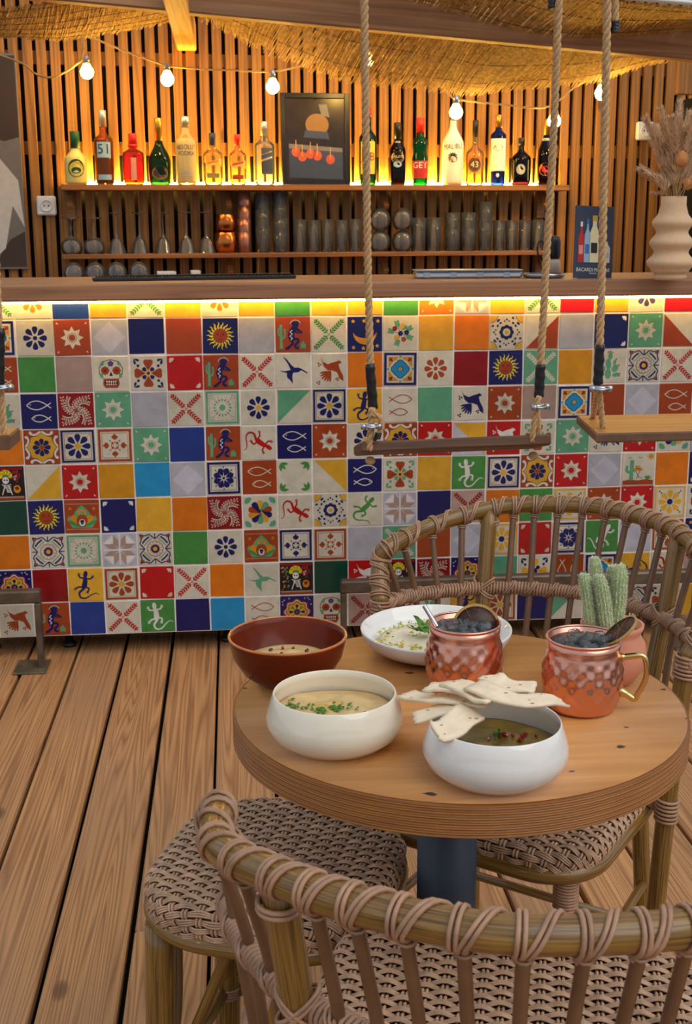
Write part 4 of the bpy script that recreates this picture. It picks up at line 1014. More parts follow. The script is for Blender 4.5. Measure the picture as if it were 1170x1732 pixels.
for i, px in enumerate((198, 237, 277, 316, 350)):
    p, s = stand(px, 426, .08, zS2); o = g_stem(16*s, 68*s, True).to('cocktail_glass', 'glass_clear', None, p)
    o['label'] = 'upside down cone shaped cocktail glass on the lower shelf, '+('first', 'second', 'third', 'fourth', 'fifth')[i]+' from left of five'; o['category'] = 'glass'; o['group'] = 'upside down stemmed glasses on the lower shelf'
def mug_small(px, ybot, hpx, wpx, zs, label):
    p, s = stand(px, ybot, .08, zs); R = wpx/2*s; h = hpx*s
    mb = MB(); mb.lathe([(R*.75, 0), (R*.95, h*.2), (R, h*.5), (R*.92, h*.98), (R*.86, h), (R*.8, h*.95), (R*.8, h*.15), (.001, h*.12)], 24, rf=lambda r, z, a: r*(1+.03*sin(12*a+z*500)*(1 if 0 < z < h*.9 else 0)))
    mb.to('body', 'copper_glow', thing('copper_mug', label, 'mug', p, WA, 'stacked copper mugs on the lower shelf')); return h
hh = mug_small(382, 425, 34, 37, zS2, 'lower hammered copper mug of the stack on the glass shelf')
mug_small(382, 391, 29, 33, zS2+hh+.0005, 'upper hammered copper mug of the stack on the glass shelf')
def stack(px, ytop, n, wpx, label, grp, mat, cname, ybot=425, taper=.8, lean=0.0):
    p, s = stand(px, ybot, .08, zS2); tot = (ybot-ytop)*s; hh = tot/(n*.62+.38) if n > 1 else tot; z = zS2
    for k in range(n):
        o = g_tumbler(wpx/2*s, hh, taper).to(cname, mat, None, (p.x+lean*k, p.y, z)); z += hh*.62+.0004
        o['label'] = label+(', %s' % ('bottom' if k == 0 else 'top' if k == n-1 else 'middle one' if n == 3 else ('', 'second', 'third')[k]+' up') if n > 1 else ''); o['category'] = 'glass' if cname != 'metal_cup' else 'cup'; o['group'] = grp
stack(413, 326, 4, 23, 'brownish copper cup beside the mugs', 'stacked copper cups', 'cup_copper', 'metal_cup', taper=.86, lean=.001)
stack(445, 330, 3, 27, 'clear glass in the tall stack beside the copper cups', 'tall stacks of glasses', 'glass_clear', 'drinking_glass')
stack(474, 327, 4, 27, 'clear glass in the tall stack nearest the tumblers', 'tall stacks of glasses', 'glass_clear', 'drinking_glass')
ordn = ('first', 'second', 'third', 'fourth', 'fifth', 'sixth', 'seventh', 'eighth')
for i, px in enumerate((507, 530, 553, 577, 600)): stack(px, 371+(i % 2)*1.5, 1, 22, 'straight clear tumbler left of the swing rope, %s from left of five' % ordn[i], 'row of tumblers left of the rope', 'glass_clear', 'tumbler', taper=.93)
def g_balloon(R):
    mb = MB(); prof = [(R*.62, 0), (R*.9, R*.45), (R, R*.95), (R*.85, R*1.5), (R*.4, R*1.9), (.002, R*2.0)]
    mb.lathe([(max(r-.0013, .0005), z) for r, z in prof[:5]][::-1]+prof, 24); return mb
for i, px in enumerate((642, 680)):
    p, s = stand(px, 425, .08, zS2); R = 18*s
    for k in range(2):
        o = g_balloon(R).to('balloon_glass', 'glass_clear', None, (p.x, p.y, zS2+k*R*2.0)); o['label'] = 'round balloon glass, %s of the %s pair right of the rope' % (('lower', 'upper')[k], ('left', 'right')[i]); o['category'] = 'glass'; o['group'] = 'balloon glasses stacked in pairs'
for i, px in enumerate((707, 733)): stack(px, 370, 1, 26, 'wide clear tumbler right of the balloon glasses, %s of two' % ('left', 'right')[i], 'wide tumblers', 'glass_clear', 'tumbler', taper=.92)
for i, px in enumerate((764, 791)): stack(px, 362, 2, 26, 'clear tumbler in the %s short stack by the tall glasses' % ('left', 'right')[i], 'short stacks of tumblers', 'glass_clear', 'tumbler', taper=.9)
stack(819, 345, 2, 26, 'tall flared clear glass standing above its neighbours on the lower shelf', 'tall flared glasses', 'glass_clear', 'highball_glass', taper=.8)
for i, px in enumerate((843, 864, 886, 908)): stack(px, 375, 1, 21, 'slim clear tumbler at the right shelf end, %s from left of four' % ordn[i], 'row of slim tumblers', 'glass_clear', 'tumbler', taper=.94)
for i, px in enumerate((126, 162, 198, 236)):
    p, s = stand(px, 478, .3, zW); o = g_balloon(17.5*s).to('balloon_glass', 'glass_clear', None, p)
    o['label'] = 'upturned round glass on the work counter seen just over the bar, %s from left' % ordn[i]; o['category'] = 'glass'; o['group'] = 'upturned glasses on the work counter'
for px, wd, hg, lab in ((282, 30, 18, 'low clear plastic tray behind the bar mat'), (331, 14, 19, 'small white plastic holder behind the bar mat')):
    p, s = stand(px, 476, .3, zW); t = thing('plastic_tray', lab, 'tray', p, WA)
    m = MB(); w_, h_ = wd*s, hg*s
    for sx in (-1, 1): m.box((sx*w_/2, 0, h_/2), (.003, .08, h_), bev=.001)
    m.box((0, .04, h_/2), (w_, .003, h_), bev=.001); m.box((0, 0, .002), (w_, .08, .004)); m.box((0, -.04, h_*.45), (w_, .003, h_*.9), bev=.001)
    m.to('tray_shell', 'white_plastic', t)
# yellow cord hanging below the glass shelf
p1 = on_wall(437, 430, .10); p2 = on_wall(437, 474, .10)
o = MB().tube([p1+Vector((0, 0, .02)), p1, p2], .0022, 6).to('hanging_cord', 'cord', label='pale yellow cord hanging below the lower shelf, left of the stacked tumblers', category='cord')

# sockets and poster
def socket(px, py, lab, wpx=30):
    u, z = wall_uz(px, py, 0.0); t = wthing('wall_socket', lab, 'socket', u, z, 0.0); s = wpx*5.6/FPX
    MB().box((0, -.012, 0), (s, .026, s), bev=.006).to('plate', 'white_plastic', t)
    m = MB(); m.lathe([(.026, 0), (.026, .004), (.021, .004), (.020, -.004), (.001, -.004)], 24); mm = m.to('recess', 'white_plastic', t, (0, -.0255, 0), (radians(90), 0, 0))
    for sx in (-1, 1): MB().lathe([(.003, 0), (.003, .004), (.001, .004)], 10).to('pin_hole', 'black_plastic', t, (sx*.009, -.026, 0), (radians(90), 0, 0))
socket(79, 348, 'white wall socket on the slats beside the grey poster')
socket(1088, 222, 'white wall socket on the slats beside the dried grass')
uP, zP0 = wall_uz(48, 455, .03); _, zP1 = wall_uz(44, 90, .03)
ps = wthing('poster_panel', 'large grey photographic poster panel on the slats at the left edge', 'poster', uP-.45, zP0, 0.012)
MB().box((0, -.004, (zP1-zP0)/2), (.9, .008, zP1-zP0), bev=.001).to('panel', 'ink_mid', ps)
def poly_on(parent, pts, mat, lv, name):
    mb = MB(); mb.add([(x, -.0082-.0004*lv, z) for x, z in pts], [list(range(len(pts)))]); return mb.to(name, mat, parent)
hP = zP1-zP0
poly_on(ps, [(.1, hP*.99), (.445, hP*.99), (.445, hP*.62), (.38, hP*.60), (.1, hP*.75)], 'ink_umber', 1, 'print_patch')
poly_on(ps, [(.1, hP*.05), (.2, hP*.58), (.36, hP*.52), (.43, hP*.42), (.445, hP*.20), (.40, hP*.30), (.36, hP*.10), (.28, hP*.02)], 'ink_pale', 2, 'print_patch')
poly_on(ps, [(.30, hP*.01), (.445, hP*.01), (.445, hP*.18), (.38, hP*.14)], 'ink_umber', 1, 'print_patch')

# ------------------------------------------------------------------ string of bulbs
BY = 1.57
cord = []
def P_(x, y, dy=0.0): return at_y(x, y, BY+dy)
for pts in ([(-40, 80), (35, 106), (60, 125), (85, 131), (110, 122), (137, 103)], [(137, 103), (141, 80), (147, 62), (215, 88), (283, 112)], [(283, 112), (340, 117), (400, 119), (461, 121), (530, 106), (600, 84), (622, 82)],
            [(622, 82), (680, 110), (745, 147), (768, 168)], [(768, 168), (850, 177), (925, 181), (975, 145), (1018, 128), (1060, 118)]):
    cord += catmull([P_(x, y) for x, y in pts], len(pts)*4)[(1 if cord else 0):]
MB().tube(cord, 0.0042, 6).to('bulb_string', 'cord', label='twisted straw coloured cord of the bulb string under the awning', category='cord')
where = ('leftmost, near the grey poster', 'second from left', 'third from left, above the picture', 'glowing through the reed fringe behind the rope', 'above the white bottle', 'behind the right rope of the middle swing', 'rightmost, by the right swing rope')
for i, (x, y) in enumerate(((147, 122), (283, 134), (461, 147), (622, 104), (771, 190), (937, 205), (1017, 158))):
    p = P_(x, y); s = (p-CAM).dot(FWD)/FPX; R = 11.2*s
    t = thing('light_bulb', 'glowing amber bulb on the cord, '+where[i], 'bulb', p, 0, 'bulbs of the light string')
    MB().lathe([(.001, -R), (R*.5, -R*.87), (R*.87, -R*.5), (R, 0), (R*.9, R*.42)], 20).to('envelope', 'bulb_glow', t)
    MB().lathe([(R*.9, R*.42), (R*.66, R*.85), (R*.46, R*1.25)], 20).to('bulb_neck', 'bulb_amber', t)
    MB().lathe([(R*.5, R*1.2), (R*.52, R*1.9), (R*.35, R*2.2), (.004, R*2.5)], 14).to('socket', 'zinc', t)

# ------------------------------------------------------------------ things on the bar counter
ZC = 1.1612
a, b = at_z(155, 476, ZC), at_z(497, 471, ZC); d = b-a; L = d.length
t = thing('bar_mat', 'long black ribbed rubber bar mat on the counter', 'mat', (a+b)/2+Vector((0, .03, 0)), atan2(d.y, d.x)); m = MB()
m.box((0, 0, .005), (L, .085, .010), bev=.002); m.to('base', 'black_rubber', t)
m = MB()
for k in range(70):
    x = -L/2+.012+(L-.024)*k/69
    m.box((x, .01, .0125), (.0035, .06, .007), bev=.001)
m.to('rib', 'black_rubber', t); 
a, b = at_z(704, 471, ZC), at_z(886, 471, ZC); c = (a+b)/2
t = thing('cutlery_tin', 'flat shiny metal box lying on the counter at the right', 'box', (c.x, c.y+.05, ZC), -.04); L = (b-a).length; m = MB()
m.box((0, 0, .011), (L, .10, .022), bev=.006); m.to('body', 'steel_bright', t)
MB().box((0, 0, .0245), (L*1.01, .105, .004), bev=.0018).to('lid', 'zinc', t)
for k in (-.4, -.15, .1, .35): MB().box((L*k, -.0505, .011), (.02, .002, .016), bev=.0008).to('clip', 'zinc', t)
a, b = at_z(886, 471, ZC), at_z(960, 471, ZC); c = (a+b)/2; R = (b-a).length/2
t = thing('serving_tray', 'low round steel dish on the counter beside the metal box', 'tray', (c.x+.005, c.y+.05, ZC))
MB().lathe([(R*.8, 0), (R*.95, .004), (R, .014), (R*.96, .014), (R*.88, .005), (.001, .004)], 28).to('dish', 'zinc', t)
p = at_z(952, 470, ZC); p.y += .12
t = thing('canister', 'dark topped beige canister half hidden behind the menu card', 'canister', (p.x-.005, p.y, ZC))
MB().lathe([(.026, 0), (.027, .04), (.022, .055)], 20).to('body', 'beige_plastic', t); MB().lathe([(.023, .0555), (.026, .07), (.026, .11), (.02, .125), (.006, .128)], 20).to('lid', 'black_plastic', t)
MB().tube([(-.024, 0, .115), (-.045, 0, .11), (-.05, 0, .09), (-.045, 0, .06), (-.025, 0, .05)], .003, 6).to('handle', 'black_plastic', t)
# menu card
a, b = at_z(969, 471, ZC), at_z(1034, 470, ZC); d = b-a; wd = d.length; ht = (471-354)*((a-CAM).dot(FWD))/FPX*1.02
t = thing('menu_card', 'upright dark blue drinks card with printed bottles, standing on the counter', 'sign', (a+b)/2, atan2(d.y, d.x)); t.rotation_euler = (radians(-5), radians(2.2), atan2(d.y, d.x))
MB().box((0, .002, ht/2), (wd, .003, ht), bev=.0006).to('card', 'card_blue', t)
MB().box((0, .026, ht*.30), (wd*.5, .002, ht*.6), rot=Euler((radians(9), 0, 0)).to_matrix()).to('strut', 'card_blue', t)
def cplace(z0): return lambda x, y: Vector((x, -.0007, z0+y))
text('BACARDI MARTINI', wd*.125, 'ink_white', t, 'lettering', cplace(ht*.115), squash=.82); text('FRANCE', wd*.05, 'ink_white', t, 'lettering', cplace(ht*.065))
def card_bottle(x, wb, hb, mat, cap, lab, fx=.3):
    def P(pts, m_, lv, nm):
        mb = MB(); mb.add([(x+px, -.0006-.0002*lv, ht*.22+pz) for px, pz in pts], [list(range(len(pts)))]); mb.to(nm, m_, t)
    P([(-wb, 0), (wb, 0), (wb, hb*.62), (wb*fx, hb*.78), (wb*fx, hb*.92), (-wb*fx, hb*.92), (-wb*fx, hb*.78), (-wb, hb*.62)], mat, 1, 'printed_bottle')
    P([(-wb*fx*1.2, hb*.88), (wb*fx*1.2, hb*.88), (wb*fx*1.2, hb), (-wb*fx*1.2, hb)], cap, 2, 'printed_cap'); P([(-wb*.7, hb*.2), (wb*.7, hb*.2), (wb*.7, hb*.42), (-wb*.7, hb*.42)], lab, 2, 'printed_label')
card_bottle(-wd*.33, wd*.075, ht*.56, 'ink_red', 'ink_white', 'ink_pink'); card_bottle(-wd*.17, wd*.075, ht*.60, 'ink_ltblue', 'ink_blue', 'ink_blue')
card_bottle(.01*wd, wd*.12, ht*.65, 'ink_cream', 'ink_gold', 'ink_dark', .45); card_bottle(wd*.2, wd*.07, ht*.45, 'ink_blue', 'ink_ltblue', 'ink_white'); card_bottle(wd*.34, wd*.085, ht*.33, 'ink_pale', 'ink_brown', 'ink_grey')
# rippled vase with dried grasses
p = at_z(1142, 474, ZC); s = (p-CAM).dot(FWD)/FPX; Hv = 138*s; R = 42*s; p.y += .05
vz = thing('rippled_vase', 'sand coloured clay vase of three swollen rings on the right counter end', 'vase', (p.x, p.y, ZC))
prof = [(R*.62, 0), (R*.68, Hv*.04), (R*.62, Hv*.08)]
for k in range(27):
    q = k/26; rr = R*(1.0-.22*q); prof.append((rr*(.74+.26*(0.5-0.5*cos(6*pi*q))), Hv*(.09+.72*q)))
prof += [(R*.50, Hv*.90), (R*.50, Hv), (R*.44, Hv), (R*.42, Hv*.8), (.002, Hv*.75)]
MB().lathe(prof, 36).to('body', 'vase_clay', vz)
top = Vector((p.x, p.y, ZC+Hv)); rn = random.Random(11)
dg = thing('dried_grasses', 'fluffy beige dried grasses and teasels standing in the clay vase', 'bouquet', top)
tips = [(1092, 200), (1118, 186), (1150, 172), (1180, 180), (1085, 285), (1104, 325), (1104, 240), (1128, 225), (1160, 215), (1195, 215), (1215, 260), (1140, 255), (1110, 215), (1136, 200), (1166, 190), (1152, 240), (1176, 232), (1120, 262), (1190, 250), (1205, 190)]
for i, (x, y) in enumerate(tips):
    tip = at_y(x, y, p.y+rn.uniform(-.07, .09))-top; base = Vector((rn.uniform(-.01, .01), rn.uniform(-.01, .01), -.06))
    mid = base.lerp(tip, .5)+Vector((tip.x*-.12, 0, .03)); P = [base, base.lerp(mid, .6), mid, tip]; cur = catmull(P, 16); m = MB()
    m.tube(cur, .0012, 4, 1, False)
    big = y < 300
    for k in range(900 if big else 260):
        q = rn.uniform(.42 if big else .7, 1.0); b0 = cat_at(P, q*3); dr = (cat_at(P, min(3, q*3+.1))-cat_at(P, q*3-.1)).normalized()
        sd = Vector((rn.gauss(0, 1), rn.gauss(0, 1), rn.gauss(0, 1))); sd = (sd-dr*sd.dot(dr)).normalized()
        ln = (.040 if big else .018)*(1.15-q*.75)*rn.uniform(.6, 1.2); e = b0+dr*ln*1.1+sd*ln*.75-Vector((0, 0, ln*.15)); wv = dr.cross(sd)*.0008; md = b0.lerp(e, .5)+sd*ln*.12
        m.add([b0-wv*.5, b0+wv*.5, md+wv*2, md-wv*2, e], [[0, 1, 2, 3], [3, 2, 4]], 0)
    m.to('plume', ['plume', 'stalk'], dg, kind='stuff')
for x, y, r_, kk in ((1153, 270, .020, 0), (1163, 312, .014, 1)):
    c = at_y(x, y, p.y-.05)-top; m = MB(); m.tube(catmull([(0.004, -.005, -.05), c*.5+Vector((0, 0, -.01)), c], 8), .0016, 6, 1)
    m.lathe([(.002, -r_*1.1), (r_*.7, -r_*.8), (r_*.85, -.0), (r_*.7, r_*.8), (.001, r_*1.3)], 14, 0, c)
    for k in range(160):
        a, z = rn.random()*6.28, rn.uniform(-1, 1.1); rr = r_*.8*sqrt(max(.05, 1-z*z*.7)); b0 = c+Vector((rr*cos(a), rr*sin(a), z*r_)); e = b0+Vector((cos(a)*.006, sin(a)*.006, .004)); m.add([b0+Vector((.0007, 0, 0)), b0-Vector((.0007, 0, 0)), e], [[0, 1, 2]], 0)
    for k in range(5): a = k*1.257; m.tube([c+Vector((0, 0, -r_)), c+Vector((cos(a)*r_*1.2, sin(a)*r_*1.2, -r_*.6)), c+Vector((cos(a)*r_*1.5, sin(a)*r_*1.5, r_*.8))], [.0012, .001, .0004], 4, 1)
    m.to('teasel', ['teasel', 'stalk'], dg)

# ------------------------------------------------------------------ swing seats on ropes
def strand_rope(mb, path, R, mat=0, lay=0.062):
    P = [Vector(p) for p in path]; L = sum((b-a).length for a, b in zip(P, P[1:])); turns = L/lay
    fine = []
    nseg = max(2, int(turns*9))
    tot = [0]
    for a, b in zip(P, P[1:]): tot.append(tot[-1]+(b-a).length)
    def at(s):
        i = 0
        while i < len(P)-2 and tot[i+1] < s: i += 1
        return P[i].lerp(P[i+1], min(1, max(0, (s-tot[i])/max(1e-9, tot[i+1]-tot[i])))), (P[i+1]-P[i]).normalized()
    for q in range(3):
        pts = []
        for j in range(nseg+1):
            c, t = at(L*j/nseg); n1 = t.cross(Vector((0, 1, 0)))
            if n1.length < .1: n1 = t.cross(Vector((1, 0, 0)))
            n1.normalize(); n2 = t.cross(n1); a = 2*pi*(turns*j/nseg+q/3); pts.append(c+(n1*cos(a)+n2*sin(a))*R*.54)
        mb.tube(pts, R*.50, 6, mat)
def clamp(parent, c, ang=0.0):
    m = MB(); rot = Euler((0, 0, ang)).to_matrix()
    m.tube([rot @ Vector((-.018, 0, .004))+c, rot @ Vector((-.017, -.014, 0))+c, rot @ Vector((0, -.019, -.002))+c, rot @ Vector((.017, -.014, 0))+c, rot @ Vector((.02, 0, .002))+c], .0042, 8)
    m.tube([rot @ Vector((-.026, -.004, .003))+c, rot @ Vector((.030, -.004, -.001))+c], .0062, 8)
    for x in (-.02, .022): m.lathe([(.008, -.007), (.008, .007)], 6, 0, rot @ Vector((x, -.012, 0))+c)
    m.to('rope_clamp', 'zinc', parent)
def tape(parent, a, b, R):
    a, b = Vector(a), Vector(b); P = [a.lerp(b, k/10)+Vector((0.0008*sin(k*2), 0, 0)) for k in range(11)]
    MB().tube(P, [R*(1+.06*sin(k*2.2)) for k in range(11)], 10).to('tape_wrap', 'black_tape', parent)
ZB = 2.39
def px_rope(parent, pts, Y, R, lead=True):
    P = [at_y(x, y, Y) for x, y in pts]
    if lead: d = (P[0]-P[1]).normalized(); P = [P[0]+d*((ZB-P[0].z)/d.z)]+P
    P = [p-parent.location for p in P]
    m = MB(); strand_rope(m, P, R); m.to('rope', 'rope', parent); return P
YS = -.5; RR = 0.0108
sw = thing('swing_seat', 'plank swing seat hanging edge on in the middle, before the tiles', 'swing', at_y(770, 765, YS))
o = sw.location; l, r = at_y(610, 768, YS)-o, at_y(932, 755, YS)-o; L = (r-l).length
rot = Euler((radians(-13), atan2(l.z-r.z, r.x-l.x), 0)).to_matrix(); c = (l+r)/2+Vector((0, .10, -.004))
m = MB(); m.box(c-Vector((0, 0, .0)), (L, .21, .030), 0, rot, .005); m.to('seat', 'swing_dark', sw)
px_rope(sw, [(616, 0), (619, 250), (622, 450), (626, 618)], YS+.02, RR); tape(sw, at_y(625, 615, YS+.02)-o, at_y(631, 692, YS+.02)-o, .0135)
px_rope(sw, [(629, 690), (627, 725), (624, 762)], YS+.0, RR*.95, False); clamp(sw, at_y(626, 720, YS)-o+Vector((0, -.005, 0)))
px_rope(sw, [(631, 700), (643, 706), (646, 722), (640, 734)], YS-.01, RR*.75, False); tape(sw, at_y(640, 732, YS-.01)-o, at_y(637, 743, YS-.01)-o, .009)
px_rope(sw, [(945, 0), (935, 250), (923, 450), (914, 618)], YS+.02, RR); tape(sw, at_y(914, 616, YS+.02)-o, at_y(911, 672, YS+.02)-o, .0135)
px_rope(sw, [(911, 670), (906, 690), (899, 748)], YS+.0, RR*.8, False); px_rope(sw, [(911, 670), (908, 690), (912, 748)], YS+.05, RR*.8, False); clamp(sw, at_y(908, 687, YS)-o+Vector((0, -.008, 0)), .4)
for x, y in ((626, 779), (902, 771)): MB().sphere(at_y(x, y, YS+.06)-o, .015, 10, 0, .8).to('rope_knot', 'rope', sw)
for x, y0, y1 in ((934, -12, 14),):
    px_rope(sw, [(x+1, -90), (x, y0)], YS+.03, RR*.9); tape(sw, at_y(x, y0, YS+.03)-o, at_y(x-1, y1, YS+.03)-o, .011)

YR = -.85
zr = at_y(1008, 733, YR).z; f0 = at_y(1008, 733, YR); b0 = at_z(975, 703, zr)
sw = thing('swing_seat', 'plank swing seat with bright top at the right edge', 'swing', f0); o = sw.location
ax = Vector((1, 0.01, 0)).normalized(); ay = Vector((-.14, 1, 0)).normalized()
bk = (b0-f0).length
m = MB(); Lr = .56; cut = [f0-o+ax*.0, f0-o+ax*Lr, f0-o+ax*Lr+ay*bk, b0-o+ax*.0]
def slab(m, pts, th, mat=0, bev=.004):
    n_ = len(pts); up = Vector((0, 0, 1)); cc = sum((Vector(p) for p in pts), Vector())/n_
    rings = []
    for ins, z in ((bev, -th), (0, -th+bev), (0, -bev), (bev, 0)): rings += [Vector(p)+(cc-Vector(p)).normalized()*ins+up*z for p in pts]
    fs = [[k*n_+i, k*n_+(i+1) % n_, (k+1)*n_+(i+1) % n_, (k+1)*n_+i] for k in range(3) for i in range(n_)]
    m.add(rings, fs, 1); o = len(m.v)-len(rings)
    for f in ([3*n_+i for i in range(n_)], [i for i in range(n_)][::-1]): m.f.append([o+i for i in f]); m.m.append(0); m.sm.append(False)
slab(m, cut, .024); m.to('seat', ['swing_wood', 'swing_edge'], sw)
px_rope(sw, [(1027, 0), (1023, 200), (1018, 450), (1014, 585)], YR+.05, RR*.95); tape(sw, at_y(1014, 583, YR+.05)-o, at_y(1011, 650, YR+.05)-o, .012)
q1 = at_y(1012, 645, YR+.05); 
for tgt in (at_z(1019, 724, zr), at_z(1002, 707, zr)):
    m = MB(); strand_rope(m, [q1-o, q1.lerp(tgt, .3)-o, tgt-o], RR*.75); m.to('rope', 'rope', sw)
clamp(sw, at_y(1014, 657, YR+.04)-o, -.1)
px_rope(sw, [(1040, -60), (1040, 38)], YR+.06, RR*.9); tape(sw, at_y(1040, 36, YR+.06)-o, at_y(1038, 56, YR+.06)-o, .011)
far = f0+ax*(Lr-.05)+ay*.08-o; m = MB(); strand_rope(m, [far+Vector((.02, 0, ZB-far.z-o.z)), far], RR*.95); m.to('rope', 'rope', sw)

YL = -.8
zl = at_y(15, 735, YL).z; n0 = at_y(17, 736, YL); n1 = at_z(33, 722, zl)
sw = thing('swing_seat', 'end of a plank swing seat cut off by the left edge', 'swing', n0); o = sw.location
dv = Vector((n1.x-n0.x, n1.y-n0.y, 0)); ax = Vector((-1, .02, 0)); m = MB()
slab(m, [n0-o, n0-o+dv, n0-o+dv+ax*.5, n0-o+ax*.5], .036); m.to('seat', ['swing_wood', 'swing_edge'], sw)
px_rope(sw, [(-34, 0), (-14, 300), (-2, 560)], YL+.03, RR*.95); tape(sw, at_y(0, 555, YL+.03)-o, at_y(-1, 650, YL+.03)-o, .012); clamp(sw, at_y(2, 655, YL+.02)-o, .05)
px_rope(sw, [(0, 650), (4, 690), (8, 740)], YL+.03, RR*.8, False)
far = n0+ax*.45+dv*.5-o; m = MB(); strand_rope(m, [far+Vector((-.02, 0, ZB-far.z-o.z)), far], RR*.95); m.to('rope', 'rope', sw)

# ------------------------------------------------------------------ bistro table
TZ, TX, TY, TR = 0.72, 0.9195, -2.27, 0.288
tb = thing('bistro_table', 'round plywood bistro table with a blue grey column, carrying the food', 'table', (TX, TY, 0))
TH = 0.040
MB().lathe([(.001, TZ-.0006), (TR-.004, TZ-.0006), (TR-.0035, TZ), (.001, TZ)], 96).to('tabletop', 'plywood_top', tb)
prof = [(.001, TZ-TH), (TR-.004, TZ-TH)]
for k in range(13):
    z0 = TZ-TH+.0012+k*(TH-.002)/13; z1 = z0+(TH-.002)/13; g = .0004 if k % 2 else 0
    prof += [(TR-g-.0004, z0+.0003), (TR-g, z0+.001), (TR-g, z1-.001), (TR-g-.0004, z1-.0003)]
prof += [(TR-.0035, TZ-.0007), (.001, TZ-.0007)]
MB().lathe(prof, 96, smooth=False).to('plywood_edge', 'plywood_edge', tb)
ccx, ccy = 0.0, 0.06
MB().lathe([(.041, .03), (.041, TZ-TH-.012)], 28).to('column', 'column_paint', tb, (ccx, ccy, 0))
MB().lathe([(.13, TZ-TH-.012), (.13, TZ-TH-.001)], 28).to('mounting_plate', 'column_paint', tb, (ccx, ccy, 0))
MB().lathe([(.20, 0), (.205, .006), (.20, .012), (.06, .030), (.045, .034)], 40).to('foot', 'column_paint', tb, (ccx, ccy, 0))

def revolve(prof, mat, name, parent, n=48, **k): return MB().lathe(prof, n, **k).to(name, mat, parent)
def bowl_prof(R, Hb):
    out = [(R*.56, 0), (R*.60, .0015), (R*.78, Hb*.10), (R*.93, Hb*.26), (R, Hb*.46), (R*.985, Hb*.62), (R*.93, Hb*.84), (R*.89, Hb*.985), (R*.88, Hb)]
    inn = [(R*.865, Hb*.99), (R*.89, Hb*.84), (R*.94, Hb*.6), (R*.945, Hb*.42), (R*.88, Hb*.25), (R*.7, Hb*.13), (.001, Hb*.11)]
    return [(r, z) for r, z in out+inn]
def dip(name, label, cat, c, r, z0, mat, amp, seed, tilt=0.0, dome=0.0):
    """spooned surface of a dip: polar grid with swirls, closed underneath"""
    mb = MB(); rn = random.Random(seed); nr, na = 16, 48; vs = [(0, 0, 0)]; ph = [rn.random()*6 for _ in range(6)]
    def hz(q, a): return amp*(sin(a*3+q*7+ph[0])*.5+sin(a*2-q*11+ph[1])*.5+sin(a*5+q*16+ph[2])*.25)*min(1, q*2)*(1 if q < .93 else .4)+dome*(1-q*q)+tilt*q*sin(a)
    for i in range(1, nr+1):
        for j in range(na): q = i/nr; a = 2*pi*j/na; rr = r*q*(1+.03*sin(a*4+ph[3])*(q)); vs.append((rr*cos(a), rr*sin(a), hz(q, a)))
    fs = [[0, 1+j, 1+(j+1) % na] for j in range(na)]
    for i in range(nr-1):
        for j in range(na): b = 1+i*na; fs.append([b+j, b+na+j, b+na+(j+1) % na, b+(j+1) % na])
    o = len(vs); vs += [(vs[1+(nr-1)*na+j][0]*.8, vs[1+(nr-1)*na+j][1]*.8, -.012) for j in range(na)]
    for j in range(na): fs.append([1+(nr-1)*na+j, o+j, o+(j+1) % na, 1+(nr-1)*na+(j+1) % na])
    fs.append([o+j for j in range(na)][::-1])
    mb.add(vs, fs, 0, True); t = thing(name, label, cat, (c[0], c[1], z0)); mb.to('spread', mat, t); return t, hz
def sprinkle(t, name, mat, n, r0, seed, size=(.002, .0035), z=.002, hz=None, R=1.0, fx=None, flat=.5):
    rn = random.Random(seed); m = MB()
    for k in range(n):
        if fx: x, y = fx(rn)
        else: a = rn.random()*6.283; q = sqrt(rn.random())*r0; x, y = q*cos(a), q*sin(a)
        zz = (hz(hypot(x, y)/R, atan2(y, x)) if hz else 0)+z; s = rn.uniform(*size); rt = Euler((rn.uniform(-.5, .5), rn.uniform(-.5, .5), rn.random()*6)).to_matrix()
        P = [rt @ Vector(v) for v in ((s, 0, 0), (0, s*.7, 0), (-s, 0, 0), (0, -s*.7, 0), (0, 0, s*flat), (0, 0, -s*flat))]
        c = Vector((x, y, zz)); m.add([c+p for p in P], [[0, 1, 4], [1, 2, 4], [2, 3, 4], [3, 0, 4], [1, 0, 5], [2, 1, 5], [3, 2, 5], [0, 3, 5]])
    o = m.to(name, mat, t); o['kind'] = 'stuff'; return o
def leaflet(m, c, ang, L, tilt, rn):
    """parsley leaf: three toothed lobes with a stem"""
    c = Vector(c)
    def tp(x, y, z): p = Euler((0, -tilt, ang)).to_matrix() @ Vector((x, y, z)); return c+p
    m.tube([tp(-L*.5, 0, -.001), tp(0, 0, 0), tp(L*.5, 0, .001)], .0006, 4)
    for b, sc in ((0, 1), (.9, .75), (-.9, .75), (1.7, .45), (-1.7, .45)):
        pts = []; n = 9
        for i in range(n+1): q = i/n; pts.append((q*L*sc, sin(pi*min(1, q*1.02))*L*.30*sc*(1.0 if i % 2 else .72), .002*sin(q*9)))
        full = pts+[(x, -y, z) for x, y, z in pts[-2:0:-1]]
        m.add([tp(x*cos(b)-y*sin(b), x*sin(b)+y*cos(b), z+.0015*sc) for x, y, z in full], [list(range(len(full)))])

